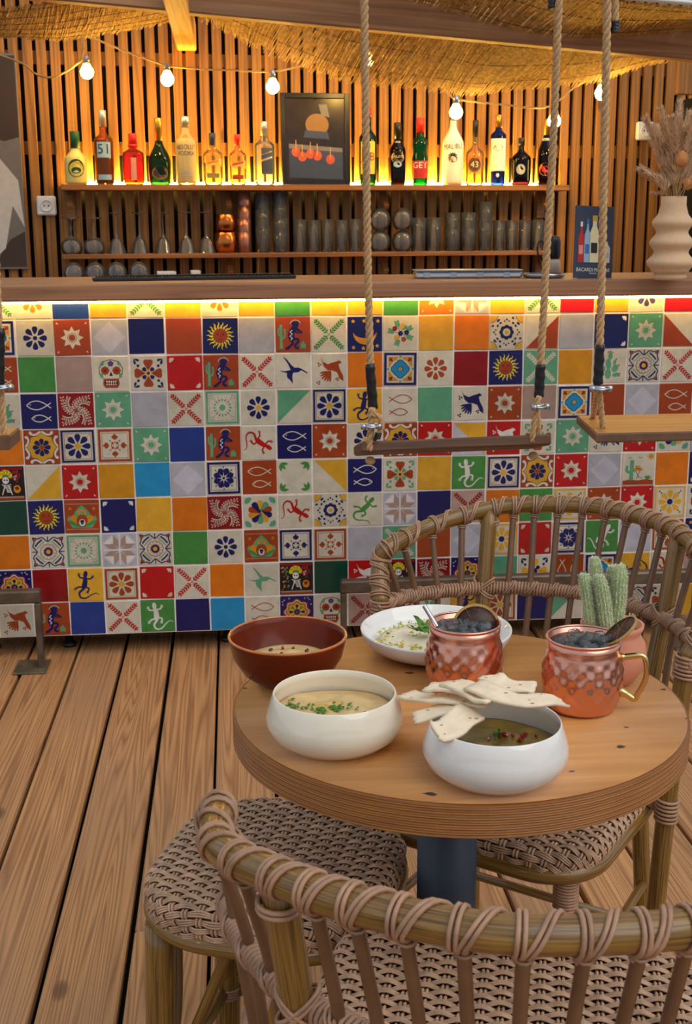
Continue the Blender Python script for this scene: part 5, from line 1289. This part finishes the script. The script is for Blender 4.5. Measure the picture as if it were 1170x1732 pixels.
# terracotta bowl, top left of the table
R, Hb = .0795, .064; c = (.7067, -2.169)
t = thing('terracotta_bowl', 'deep reddish brown glazed bowl at the far left of the table', 'bowl', (*c, TZ+.0003))
revolve([(R*.52, 0), (R*.56, .002), (R*.78, Hb*.25), (R*.93, Hb*.6), (R*.975, Hb*.97), (R*.985, Hb)], 'terracotta_glaze', 'body', t) if False else None
revolve([(R*.50, 0), (R*.55, .0015), (R*.76, Hb*.22), (R*.92, Hb*.55), (R*.985, Hb*.9), (R*1.0, Hb*.96), (R*.985, Hb*.998), (R*.955, Hb*.985), (R*.93, Hb*.88), (R*.86, Hb*.55), (R*.70, Hb*.25), (R*.5, Hb*.13), (.001, Hb*.11)], 'terracotta_glaze', 'body', t)
MB().tube([(R*.982*cos(2*pi*k/60), R*.982*sin(2*pi*k/60), Hb*.985) for k in range(60)], .0019, 8, closed=True).to('rim_line', 'terracotta_rim', t)
d_, hz = dip('bean_dip', 'pale bean dip with dark red berries in the terracotta bowl', 'dip', c, R*.74, TZ+Hb*.46, 'dip_hummus', .0022, 3, dome=.004)
sprinkle(d_, 'berry', 'pomegranate', 9, R*.4, 5, (.003, .0045), .002, hz, R*.7, flat=.9); sprinkle(d_, 'olive_bit', 'citrus_flesh', 7, R*.45, 6, (.003, .005), .002, hz, R*.7)
# cream bowl of hummus
R, Hb = .0812, .0645; c = (.752, -2.381)
t = thing('cream_bowl', 'glossy cream rounded bowl of hummus at the front left of the table', 'bowl', (*c, TZ+.0003)); revolve(bowl_prof(R, Hb), 'cream_ceramic', 'body', t, 64)
d_, hz = dip('hummus', 'golden hummus with oil and chopped herbs in the cream bowl', 'dip', c, R*.91, TZ+Hb*.60, 'dip_hummus', .0040, 8, dome=.004)
MB().lathe([(.001, .0035), (.014, .0036), (.019, .0015)], 24, rf=lambda r, z, a: r*(1+.3*sin(3*a+1)*(r > .01))).to('olive_oil', 'olive_oil', d_, (-.008, .012, .0015))
sprinkle(d_, 'chopped_herb', 'herb', 60, R*.5, 9, (.002, .0042), .002, hz, R*.9, fx=lambda rn: (rn.gauss(-.006, .022), rn.gauss(-.003, .007)), flat=.4)
sprinkle(d_, 'chopped_herb', 'herb', 16, R*.8, 10, (.002, .0042), .002, hz, R*.9, fx=lambda rn: (rn.gauss(-.048, .007), rn.gauss(.014, .012)), flat=.4)
# white bowl of green dip
R, Hb = .0806, .066; c = (.921, -2.487)
t = thing('white_bowl', 'glossy white rounded bowl of green dip at the front of the table', 'bowl', (*c, TZ+.0003)); revolve(bowl_prof(R, Hb), 'white_ceramic', 'body', t, 64)
d_, hz = dip('green_dip', 'oily olive green dip with red seeds in the white bowl', 'dip', c, R*.91, TZ+Hb*.54, 'dip_green', .0030, 12, dome=.003)
sprinkle(d_, 'red_seed', 'pomegranate', 12, R*.5, 13, (.0028, .0042), .0025, hz, R*.9, fx=lambda rn: (rn.gauss(.014, .020), rn.gauss(.010, .004)), flat=.9)
m = MB(); leaflet(m, (.004, .012, .006), 1.0, .010, .3, random); m.to('herb_leaf', 'herb', d_)
# white plate
R, Hb = .1095, .0325; c = (.9248, -2.066)
t = thing('white_plate', 'wide white plate with upright rim at the back of the table', 'plate', (*c, TZ+.0003))
revolve([(R*.68, 0), (R*.72, .0012), (R*.86, Hb*.22), (R*.96, Hb*.55), (R*.995, Hb*.9), (R*.995, Hb*.97), (R*.98, Hb), (R*.96, Hb*.96), (R*.93, Hb*.6), (R*.85, Hb*.32), (R*.7, Hb*.2), (.001, Hb*.18)], 'white_ceramic', 'body', t, 72)
d_, hz = dip('labneh', 'white creamy dip with green and yellow crumbs on the white plate', 'dip', (c[0], c[1]-.004), R*.74, TZ+Hb*.46, 'dip_white', .0030, 21, dome=.005)
sprinkle(d_, 'pistachio_crumb', 'pistachio', 240, R*.78, 22, (.0016, .0036), .0025, None, R*.7); sprinkle(d_, 'yolk_crumb', 'yolk_crumb', 230, R*.80, 23, (.0014, .0034), .0025, None, R*.7)
sprinkle(d_, 'chopped_herb', 'herb', 26, R*.7, 24, (.002, .0035), .003, None, R*.7)
ps_ = thing('parsley_sprig', 'green parsley sprig on the white plate, left of the copper mug', 'herb', (c[0]-.008, c[1]-.010, TZ+.022)); m = MB(); rn = random.Random(4)
leaflet(m, (-.002, -.005, .010), 2.6, .034, .55, rn); leaflet(m, (.018, .016, .006), .5, .030, .35, rn); leaflet(m, (-.012, .01, .006), 3.6, .026, .25, rn); leaflet(m, (.034, .024, .004), .2, .026, .3, rn); m.to('leaf', 'herb', ps_)
m = MB(); m.tube([(.04, .02, .002), (.01, .0, .004), (-.005, -.005, .009)], .0008, 5); m.to('stem', 'herb', ps_)

# copper mugs
def mug(c, ang, label, R=.0505, Hm=.0945):
    t = thing('copper_mug', label, 'mug', (*c, TZ+.0003), ang, 'copper mugs on the table')
    prof = [(R*.70, 0), (R*.77, .002)]
    for k in range(25): q = k/24; prof.append((R*(.80+.205*sin(pi*(.06+.80*q))**.9), Hm*(.03+.80*q)))
    prof += [(R*.905, Hm*.87), (R*.90, Hm*.97), (R*.875, Hm*.97), (R*.87, Hm*.3), (.001, Hm*.28)]
    ND, NZ = 14, 15.0
    def rf(r, z, a):
        f = max(0.0, min(1.0, (z/Hm-.05)/.06))*max(0.0, min(1.0, (.80-z/Hm)/.08)) if z/Hm < .82 and r > R*.872 and z > .001 else 0
        u, v = a*ND/pi, z/R*NZ/3.2; d1 = abs(((u+v) % 2)-1); d2 = abs(((u-v) % 2)-1)
        return r+f*R*.058*(min(d1, 1)*.5+min(d2, 1)*.5-.62)
    mb = MB(); mb.lathe(prof, 112, rf=rf); mb.to('body', 'copper', t)
    MB().tube([(R*.905*cos(2*pi*k/60), R*.905*sin(2*pi*k/60), Hm*.983) for k in range(60)], .0017, 8, closed=True).to('rim', 'copper', t)
    hp = [(R*.93, 0, Hm*.74), (R*1.12, 0, Hm*.76), (R*1.42, 0, Hm*.78), (R*1.52, 0, Hm*.70), (R*1.55, 0, Hm*.52), (R*1.47, 0, Hm*.36), (R*1.36, 0, Hm*.24), (R*1.30, 0, Hm*.17), (R*1.12, 0, Hm*.22), (R*.90, 0, Hm*.28)]
    MB().tube(catmull(hp, 40), [.0058, .0052]+[.0042]*6+[.0036]*24+[.0044]*5+[.0055]*4, 10).to('handle', 'brass', t)
    return t
def drink(c, label, seed, R=.0425, z=TZ+.0865):
    t = thing('iced_drink', label, 'drink', (*c, z)); MB().lathe([(.001, -.02), (R*.98, -.02), (R, 0), (.001, 0.0)], 40).to('liquid', 'drink', t)
    rn = random.Random(seed)
    for k in range(30):
        a = rn.random()*6.28; q = sqrt(rn.random())*R*.82; s = rn.uniform(.008, .016); m = MB()
        m.box((0, 0, 0), (s, s*rn.uniform(.7, 1.1), s*rn.uniform(.6, 1)), 0, Euler((rn.random()*3, rn.random()*3, rn.random()*3)).to_matrix(), s*.16); m.to('ice_cube', 'ice', t, (q*cos(a), q*sin(a), rn.uniform(-.001, .0035)*(1.2-q/R)))
    return t
def citrus(c, rot, label, r=.0275):
    t = thing('dried_lime', label, 'garnish', c); t.rotation_euler = rot; th = .0018
    MB().lathe([(r*.90, -th), (r, -th*.7), (r*1.01, 0), (r, th*.7), (r*.90, th)], 40, caps=False).to('rind', 'citrus_rind', t)
    MB().lathe([(.001, -th*.7), (r*.91, -th*.7), (r*.91, th*.7), (.001, th*.7)], 40).to('flesh', 'citrus_flesh', t)
    m = MB()
    for k in range(9):
        a = k*2*pi/9
        for sg in (-1, 1): m.tube([(0, 0, sg*th*.7), (r*.9*cos(a), r*.9*sin(a), sg*th*.75)], [.0006, .0004], 4)
    m.lathe([(.001, -th), (.002, -th*.9), (.003, th*.9), (.001, th)], 10); m.to('membrane', 'citrus_membrane', t)
cL, cR = (.934, -2.232), (1.0715, -2.3035)
mug(cL, radians(80), 'hammered copper mug with a metal straw, behind the flatbread'); mug(cR, radians(-18), 'hammered copper mug with a brass handle, right side of the table')
drink(cL, 'dark iced drink in the copper mug with the straw', 31); drink(cR, 'dark iced drink in the right copper mug', 32)
pL = Vector((*cL, TZ+.083))
citrus(at_y(805, 1062, cL[1]+.012), (radians(76), 0, radians(-12)), 'dried lime slice standing upright in the left copper mug', .0315)
citrus(at_y(1048, 1067, cR[1]-.004), (radians(-5), radians(-40), radians(0)), 'dried lime slice leaning on the rim of the right copper mug', .0265)
a, b = at_y(746, 1072, cL[1]+.0), at_y(717, 1024, cL[1]+.014); d = (b-a)
st = thing('metal_straw', 'shiny steel straw leaning in the left copper mug', 'straw', a)
m = MB(); dn = d.normalized(); m.tube([dn*-.05, dn*d.length], .0031, 12, 0, False); m.tube([dn*-.05, dn*d.length], .0026, 12, 0, False); m.to('tube', 'steel_bright', st)

# potted cactus
c = Vector((1.136, -2.215, TZ)); s_ = (c-CAM).dot(FWD)/FPX
ct = thing('potted_cactus', 'small woolly cactus with five stems in a round pink clay pot', 'cactus', (c.x, c.y, TZ+.0003)); R = .044; hp = .080
MB().lathe([(R*.6, 0), (R*.72, .002), (R*.97, hp*.25), (R*1.07, hp*.48), (R*1.0, hp*.68), (R*.86, hp*.82), (R*.86, hp*.86), (R*.93, hp*.93), (R*.95, hp*1.0), (R*.86, hp*1.0), (R*.80, hp*.86), (.001, hp*.84)], 44).to('pot', 'pot_clay', ct)
MB().lathe([(R*.80, hp*.87), (R*.5, hp*.90), (.001, hp*.91)], 24).to('soil', 'gravel', ct)
rn = random.Random(9)
for i, (xb, yb, xt, yt, wpx, dy) in enumerate(((1002, 1046, 988, 972, 24, -.006), (1010, 1040, 1006, 944, 22, .016), (1028, 1052, 1013, 974, 25, -.016), (1036, 1046, 1036, 958, 22, .012), (1040, 1050, 1049, 956, 27, -.004))):
    b0 = at_y(xb, yb, c.y+dy)-c; t0 = at_y(xt, yt, c.y+dy)-c; b0.z = hp*.85; r = wpx/2*s_*.8; m = MB(); ax = catmull([b0, b0.lerp(t0, .5)+Vector((.001, 0, 0)), t0], 12); n = 26
    rad = [r*(.86+.14*min(1, k/4)) if k < 10 else r*sqrt(max(.02, 1-((k-9.5)/3.0)**2)) for k in range(13)]
    vs = []; fs = []
    for k in range(13):
        for j in range(n): a = 2*pi*j/n; q = rad[k]*(1+(.10 if j % 2 else -.03)); vs.append(ax[k]+Vector((q*cos(a), q*sin(a), 0)))
    for k in range(12):
        for j in range(n): fs.append([k*n+j, k*n+(j+1) % n, (k+1)*n+(j+1) % n, (k+1)*n+j])
    fs.append([12*n+j for j in range(n)]); m.add(vs, fs, 0, True)
    st_ = m.to('cactus_stem', 'cactus_skin', ct); m = MB()
    for k in range(2300):
        q = rn.uniform(.3, 12); i0 = int(min(q, 11.99)); p0 = Vector(ax[i0]).lerp(ax[i0+1], q-i0); rr = rad[i0]*(1-(q-i0))+rad[i0+1]*(q-i0); j = rn.randrange(13); a = 2*pi*(2*j+1)/26+rn.gauss(0, .05)
        o_ = Vector((cos(a), sin(a), .25 if q < 10 else .25+(q-10)*.6)).normalized(); b1 = p0+Vector((cos(a), sin(a), 0))*rr*1.08
        for e in range(2):
            dv = (o_+Vector((rn.gauss(0, .5), rn.gauss(0, .5), rn.gauss(0, .5)))).normalized()*rn.uniform(.002, .0042); sd = dv.cross(Vector((0, 0, 1))).normalized()*.00048; m.add([b1+sd, b1-sd, b1+dv], [[0, 1, 2]], 0)
    o = m.to('spine', 'cactus_spine', st_); o['kind'] = 'stuff'

# flatbread strips lying over the white bowl
def bread(pts, wpx, zs, label, seed, twist=0.0):
    rn = random.Random(seed); P = catmull([at_z(x, y, TZ+z) for (x, y), z in zip(pts, zs)], 14); o = P[0].copy(); m = MB(); N_ = len(P); W_ = 8; top = []; bot = []
    for i, p in enumerate(P):
        t = (P[min(i+1, N_-1)]-P[max(i-1, 0)]).normalized(); sd = Vector((0, 0, 1)).cross(t).normalized(); sd = (sd+Vector((0, 0, twist))).normalized(); hw = wpx*1.2/2*((p-CAM).dot(FWD))/FPX
        for j in range(W_+1):
            q = -1+2*j/W_; jag = .0016*rn.uniform(-1, 1) if i in (0, N_-1) else 0; w_ = .0006*sin(i*1.1+j*.8+seed)+.0003*rn.uniform(-1, 1)+.0013*sin(i*.6+seed)
            v = p+sd*q*hw*(1+.02*sin(i*.9+seed))+t*jag+Vector((0, 0, w_)); top.append(v-o+Vector((0, 0, .0017))); bot.append(v-o-Vector((0, 0, .0017)))
    k = len(top); fs = []; K = W_+1
    for i in range(N_-1):
        for j in range(W_):
            a, b = i*K+j, i*K+j+1; fs += [[a, a+K, b+K, b], [k+a, k+b, k+b+K, k+a+K]]
        for e in (0, W_): a = i*K+e; fs.append([a, k+a, k+a+K, a+K][::1 if e == 0 else -1])
    for j in range(W_): fs += [[j, j+1, k+j+1, k+j], [(N_-1)*K+j+1, (N_-1)*K+j, k+(N_-1)*K+j, k+(N_-1)*K+j+1]]
    m.add(top+bot, fs, 0, True); t = thing('flatbread_strip', label, 'bread', o, 0, 'flatbread strips on the white bowl'); m.to('strip', 'bread', t)
    m = MB()
    for q in range(4):
        i = rn.randrange(1, N_-2); j = rn.randrange(1, W_); c_ = top[i*K+j]+Vector((0, 0, .0005)); r = rn.uniform(.0008, .0018); m.add([c_+Vector((r*1.5*cos(a*1.05), r*sin(a*1.05), 0)) for a in range(6)], [list(range(6))])
    m.to('scorch_mark', 'bread_spot', t)
bread([(700, 1218), (745, 1200), (806, 1192)], 38, (.060, .072, .078), 'flatbread strip pointing left above the others, second from the front', 1)
bread([(735, 1240), (765, 1228), (800, 1200)], 42, (.069, .073, .080), 'flatbread strip drooping over the front left rim of the white bowl', 2, .3)
bread([(686, 1174), (740, 1182), (830, 1187)], 34, (.066, .076, .086), 'flatbread strip lying flat and furthest to the left', 3)
bread([(724, 1160), (770, 1164), (825, 1176)], 36, (.086, .090, .092), 'short flatbread strip on top at the left, by the left mug', 4)
bread([(762, 1152), (800, 1170), (838, 1186)], 40, (.092, .095, .096), 'flatbread strip crossing the middle of the pile', 5)
bread([(826, 1144), (850, 1156), (905, 1166)], 40, (.096, .095, .093), 'flatbread strip at the back of the pile with a pointed end', 6)
bread([(800, 1160), (870, 1182), (948, 1186)], 44, (.100, .098, .088), 'long flatbread strip reaching right to the copper mug', 7)

# crumbs on the table top
t = thing('bread_crumbs', 'few yellow crumbs on the table beside the white plate', 'crumbs', (TX, TY, TZ+.0012)); rn = random.Random(2)
sprinkle(t, 'crumb', 'yolk_crumb', 14, .1, 3, (.0015, .003), .0005, None, 1, fx=lambda rn: (-.155+rn.gauss(0, .02), .118+rn.gauss(0, .02)))

# ------------------------------------------------------------------ rattan chairs and stool
def rr_sdf(x, y, hw, hd, rc):
    """distance outside a rounded rectangle and the outward direction"""
    qx, qy = abs(x)-hw+rc, abs(y)-hd+rc
    ox, oy = max(qx, 0), max(qy, 0); l = hypot(ox, oy); d = l+min(max(qx, qy), 0)-rc
    if l > 1e-9: gx, gy = ox/l, oy/l
    elif qx > qy: gx, gy = 1, 0
    else: gx, gy = 0, 1
    return d, gx*(1 if x >= 0 else -1), gy*(1 if y >= 0 else -1)
def fold(x, y, hw, hd, rc, z0, off, er=.016):
    """lay a point of the flat weave over the cushion: past the edge it bends down the side"""
    d, gx, gy = rr_sdf(x, y, hw-er, hd-er, max(.01, rc-er))
    if d <= 0: return Vector((x, y, z0+off-.004*((x/hw)**2+(y/hd)**2)*0))
    bx, by = x-gx*d, y-gy*d; a = d/er
    if a < pi/2: n = Vector((gx*sin(a), gy*sin(a), cos(a))); return Vector((bx, by, z0-er))+n*(er+off)
    return Vector((bx+gx*(er+off), by+gy*(er+off), z0-er-(a-pi/2)*er))
def rr_path(hw, hd, rc, z, n=12):
    P = []
    for cx, cy, a0 in ((hw-rc, hd-rc, 0), (-(hw-rc), hd-rc, pi/2), (-(hw-rc), -(hd-rc), pi), (hw-rc, -(hd-rc), 1.5*pi)):
        for k in range(n+1): a = a0+pi/2*k/n; P.append(Vector((cx+rc*cos(a), cy+rc*sin(a), z)))
    return P
def weave(hw, hd, rc, z0, drop=.030, pitch=.0098, stake=.022):
    """open twill: bundles of flat strands running across, over and under paired stakes"""
    mb = MB(); ext = drop; ny = int((hd+ext)/pitch)
    for i in range(-ny, ny+1):
        y = i*pitch; N_ = int(2*(hw+ext)/(stake/4))
        for s in (-1, 0, 1):
            yy = y+s*.0027; run = []
            for k in range(N_+1):
                x = -(hw+ext)+2*(hw+ext)*k/N_; d, gx, gy = rr_sdf(x, yy, hw, hd, rc)
                w_ = sin(pi*x/stake+(i % 2)*pi); off = .0034*w_+.0008
                if d > ext-.004:
                    if len(run) > 2: mb.tube(run, .00165, 4, 0, False)
                    run = []; continue
                run.append(fold(x, yy+.0006*sin(x*40+i), hw, hd, rc, z0, off))
            if len(run) > 2: mb.tube(run, .00165, 4, 0, False)
    nx = int((hw+ext)/stake)
    for i in range(-nx-1, nx+1):
        for s in (-1, 1):
            x = (i+.5)*stake+s*.0025; run = []; N_ = int(2*(hd+ext)/pitch)
            for k in range(2*N_+1):
                y = -(hd+ext)+(hd+ext)*k/N_; d, gx, gy = rr_sdf(x, y, hw, hd, rc)
                w_ = -cos(pi*y/pitch)*(1 if i % 2 == 0 else -1)
                if d > ext-.004:
                    if len(run) > 2: mb.tube(run, .0021, 4, 0, False)
                    run = []; continue
                run.append(fold(x, y, hw, hd, rc, z0, .0030*w_))
            if len(run) > 2: mb.tube(run, .0021, 4, 0, False)
    return mb
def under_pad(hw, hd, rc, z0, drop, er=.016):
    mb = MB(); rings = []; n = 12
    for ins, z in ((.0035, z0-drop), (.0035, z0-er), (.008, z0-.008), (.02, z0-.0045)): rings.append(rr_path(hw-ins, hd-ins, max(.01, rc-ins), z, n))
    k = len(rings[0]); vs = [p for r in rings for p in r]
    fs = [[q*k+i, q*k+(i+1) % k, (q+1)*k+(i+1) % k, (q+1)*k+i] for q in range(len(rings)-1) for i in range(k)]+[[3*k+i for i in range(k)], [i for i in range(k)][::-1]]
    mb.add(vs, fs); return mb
def mir(P): return [Vector(p) for p in P]+[Vector((-p[0], p[1], p[2])) for p in P[-2::-1]]
RT = mir([(.2673, -.0605, .6757), (.290, -.098, .738), (.278, -.114, .7675), (.248, -.2215, .7874), (.1754, -.3035, .8101), (.0983, -.3471, .8178), (0, -.3701, .8215)])
RM = mir([(.268, -.045, .672), (.270, -.09, .672), (.262, -.14, .670), (.225, -.20, .670), (.165, -.262, .670), (.085, -.305, .670), (0, -.322, .670)])
RL = mir([(.250, -.045, .545), (.250, -.09, .545), (.244, -.135, .545), (.215, -.185, .545), (.160, -.235, .545), (.082, -.272, .545), (0, -.287, .545)])
RB = mir([(.236, -.045, .440), (.236, -.085, .440), (.230, -.125, .440), (.205, -.168, .440), (.155, -.208, .440), (.08, -.238, .440), (0, -.248, .440)])
POLE = .0148
def make_chair(label):
    t = thing('rattan_chair', label, 'chair', (0, 0, 0), 0, 'rattan armchairs')
    post = [(.2680, -.0615, .680), (.264, -.055, .60), (.256, -.045, .44), (.245, -.05, .2), (.240, -.06, 0)]
    rail = [Vector(p) for p in post[1::-1]][0:0]+catmull(RT, 96)
    MB().tube(rail, POLE, 14).to('top_rail', 'rattan_pole', t)
    for sx in (1, -1):
        P = [Vector((sx*p[0], p[1], p[2])) for p in post]; o = MB().tube(catmull(P, 24), POLE, 14).to('arm_post', 'rattan_pole', t)
        helix([P[0]+Vector((0, 0, .003)), P[0].lerp(P[1], .42)], POLE, 6, 1, r=.0026, per=16).to('lashing', 'rattan_strand', o)
        helix([Vector((sx*.2565, -.045, .455)), Vector((sx*.2555, -.045, .415))], POLE, 6, 1, r=.0026, per=16).to('lashing', 'rattan_strand', o)
        Q = [Vector((sx*p[0], p[1], p[2])) for p in ((.1754, -.3015, .806), (.168, -.268, .67), (.160, -.234, .545), (.156, -.21, .44), (.165, -.235, .2), (.172, -.255, 0))]
        o = MB().tube(catmull(Q, 24), POLE, 14).to('rear_post', 'rattan_pole', t)
        helix([Q[0]-Vector((0, 0, .016)), Q[0]-Vector((0, 0, .026))], POLE, 2, 1, r=.0024, per=16).to('lashing', 'rattan_strand', o)
        for z, yy, xx in ((.67, -.268, .168), (.545, -.234, .160)):
            m = MB(); c = Vector((sx*xx, yy, z))
            for tl in (-.9, .9):
                for e in (-.0028, .0028): m.tube([c+Vector((cos(a)*(POLE+.0035), sin(a)*(POLE+.0035), cos(a)*tl*.018+e)) for a in [2*pi*k/18 for k in range(18)]], .0022, 5, closed=True)
            m.to('lashing', 'rattan_strand', o, kind='stuff')
        F = [Vector((sx*p[0], p[1], p[2])) for p in ((.185, .185, .425), (.188, .190, .2), (.192, .20, 0))]
        o = MB().tube(catmull(F, 10), POLE, 14).to('front_leg', 'rattan_pole', t)
        helix([F[0]-Vector((0, 0, .012)), F[0]-Vector((0, 0, .065))], POLE, 11, 1, r=.0026, per=14).to('lashing', 'rattan_strand', o)
        MB().tube([(sx*.188, .190, .19), (sx*.170, -.24, .19)], .0085, 10).to('stretcher', 'rattan_pole', t)
    for yy, xx in ((.05, .180), (-.1, .178)): MB().tube([(-xx, yy, .19), (xx, yy, .19)], .008, 10).to('stretcher', 'rattan_pole', t)
    # double strand lacing of the top rail: one steep and one slanting turn at every spindle
    stations = [.55, 1.15, 1.75, 2.35, 2.95, 3.5, 4.05]+[4.05+.4333*k for k in range(1, 9)]+[7.95, 8.5, 9.05, 9.65, 10.25, 10.85, 11.45]
    stations = sorted(set(round(s, 3) for s in stations))
    Ls = [0.0]; PP = [cat_at(RT, 12*k/960) for k in range(961)]
    for a, b in zip(PP, PP[1:]): Ls.append(Ls[-1]+(b-a).length)
    SL = [Ls[int(s*80)] for s in stations]; SL = [SL[0]-.03]+SL+[SL[-1]+.03]
    def adv(tn):
        i = min(int(tn/2), len(SL)-2); f = tn-2*i; a, b = SL[i], SL[i+1]
        return a+(b-a)*(.14*f if f < 1 else .14+.86*max(0, min(1, (f-1.15)/.7)))
    helix(PP, POLE, 2*(len(SL)-1)-.01, 2, gap=.0024, r=.0022, per=16, phase=-pi/2, advance=adv).to('rail_lacing', 'rattan_strand', t)
    for nm, RR_, r_, tn in (('middle_rail', RM, .0085, 150), ('lower_rail', RL, .0085, 140), ('seat_rail', RB, .0085, 130)):
        Pm = catmull(RR_, 96); o = MB().tube(Pm, r_, 8).to(nm, 'rattan_strand', t)
        helix(Pm, r_, tn, 1, r=.0029, per=9, n=4).to('binding', 'rattan_strand', o)
    sp = [1.15, 1.75, 2.35, 2.95, 3.5]+[4.05+.4333*k for k in range(1, 9)]+[8.5, 9.05, 9.65, 10.25, 10.85]
    for u in sp:
        a, b, c, d = cat_at(RT, u), cat_at(RM, u), cat_at(RL, u), cat_at(RB, u); out = Vector((b.x*1.0, b.y+.1, 0)).normalized()*.0
        P = catmull([a-Vector((0, 0, .008)), b+out, c+out, d], 18); o = MB().tube(P, [.0058]*15+[.0052]*4, 8).to('spindle', 'rattan_spindle', t)
        m = MB(); dn = (P[1]-P[0]).normalized(); helix([P[0]+dn*.010, P[0]+dn*.016], .0058, 1.6, 1, r=.0016, per=10, mb=m)
        tg = (cat_at(RM, u+.05)-cat_at(RM, u-.05)).normalized()
        for e in (-.0025, .0025):
            m.tube([b+tg*(cos(q)*.010+e)+Vector((0, 0, cos(q)*.013))+Vector((tg.y, -tg.x, 0))*(sin(q)*.0135) for q in [2*pi*k/14 for k in range(14)]], .0020, 4, closed=True)
        m.to('lashing', 'rattan_strand', o, kind='stuff')
    hw, hd, rc = .222, .222, .085
    MB().tube(rr_path(hw-.004, hd-.004, rc, .420), .0135, 12, closed=True).to('seat_frame', 'rattan_pole', t)
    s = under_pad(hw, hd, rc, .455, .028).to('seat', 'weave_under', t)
    o = weave(hw, hd, rc, .455).to('seat_weave', 'rattan_weave', s); o['kind'] = 'stuff'
    for sx in (1, -1):
        c = Vector((sx*.165, .196, .42)); helix([c-Vector((.024, 0, 0))*sx, c+Vector((.024, -.008, 0))*sx if sx > 0 else c+Vector((-.024, -.008, 0))], .0135, 9, 1, r=.0026, per=14).to('lashing', 'rattan_strand', t)
    return t
ch = make_chair('rattan armchair behind the table at the right, facing the table')
ch.location = (1.0629, -1.9206, 0); ch.rotation_euler = (0, 0, radians(142.76))
ch2 = copy_tree(ch); ch2['label'] = 'rattan armchair in the foreground seen from behind, cut off by the bottom edge'
ch2.location = (.9191, -2.5924, 0); ch2.rotation_euler = (0, 0, radians(-15.69))

def make_stool():
    t = thing('rattan_stool', 'low rattan stool with a woven seat, left of the table', 'stool', (0, 0, 0)); hw, hd, rc = .166, .172, .118
    MB().tube(rr_path(hw-.004, hd-.004, rc, .405), .0125, 12, closed=True).to('seat_frame', 'rattan_pole', t)
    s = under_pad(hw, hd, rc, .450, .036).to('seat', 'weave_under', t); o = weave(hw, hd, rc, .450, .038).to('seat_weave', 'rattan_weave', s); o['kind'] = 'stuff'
    for sx in (1, -1):
        for sy in (1, -1):
            P = [Vector((sx*.128, sy*.128, .402)), Vector((sx*.133, sy*.133, .2)), Vector((sx*.142, sy*.142, 0))]; o = MB().tube(catmull(P, 10), .0205, 14).to('leg', 'rattan_pole', t)
            helix([Vector((sx*.136, sy*.136, .135)), Vector((sx*.137, sy*.137, .115))], .0205, 4, 1, r=.0024, per=14).to('lashing', 'rattan_strand', o)
        MB().tube([(sx*.137, -.137, .125), (sx*.137, .137, .125)], .0095, 10).to('stretcher', 'rattan_pole', t); MB().tube([(-.137, sx*.137, .125), (.137, sx*.137, .125)], .0095, 10).to('stretcher', 'rattan_pole', t)
        for sy in (1, -1):
            MB().tube(catmull([(sx*.136, sy*.130, .135), (sx*.128, sy*.085, .24), (sx*.150, sy*.02, .395)], 12), .008, 10).to('brace', 'rattan_pole', t); MB().tube(catmull([(sx*.130, sy*.136, .135), (sx*.085, sy*.128, .24), (sx*.02, sy*.150, .395)], 12), .008, 10).to('brace', 'rattan_pole', t)
    return t
stl = make_stool(); stl.location = (.690, -2.150, 0); stl.rotation_euler = (0, 0, radians(-20))
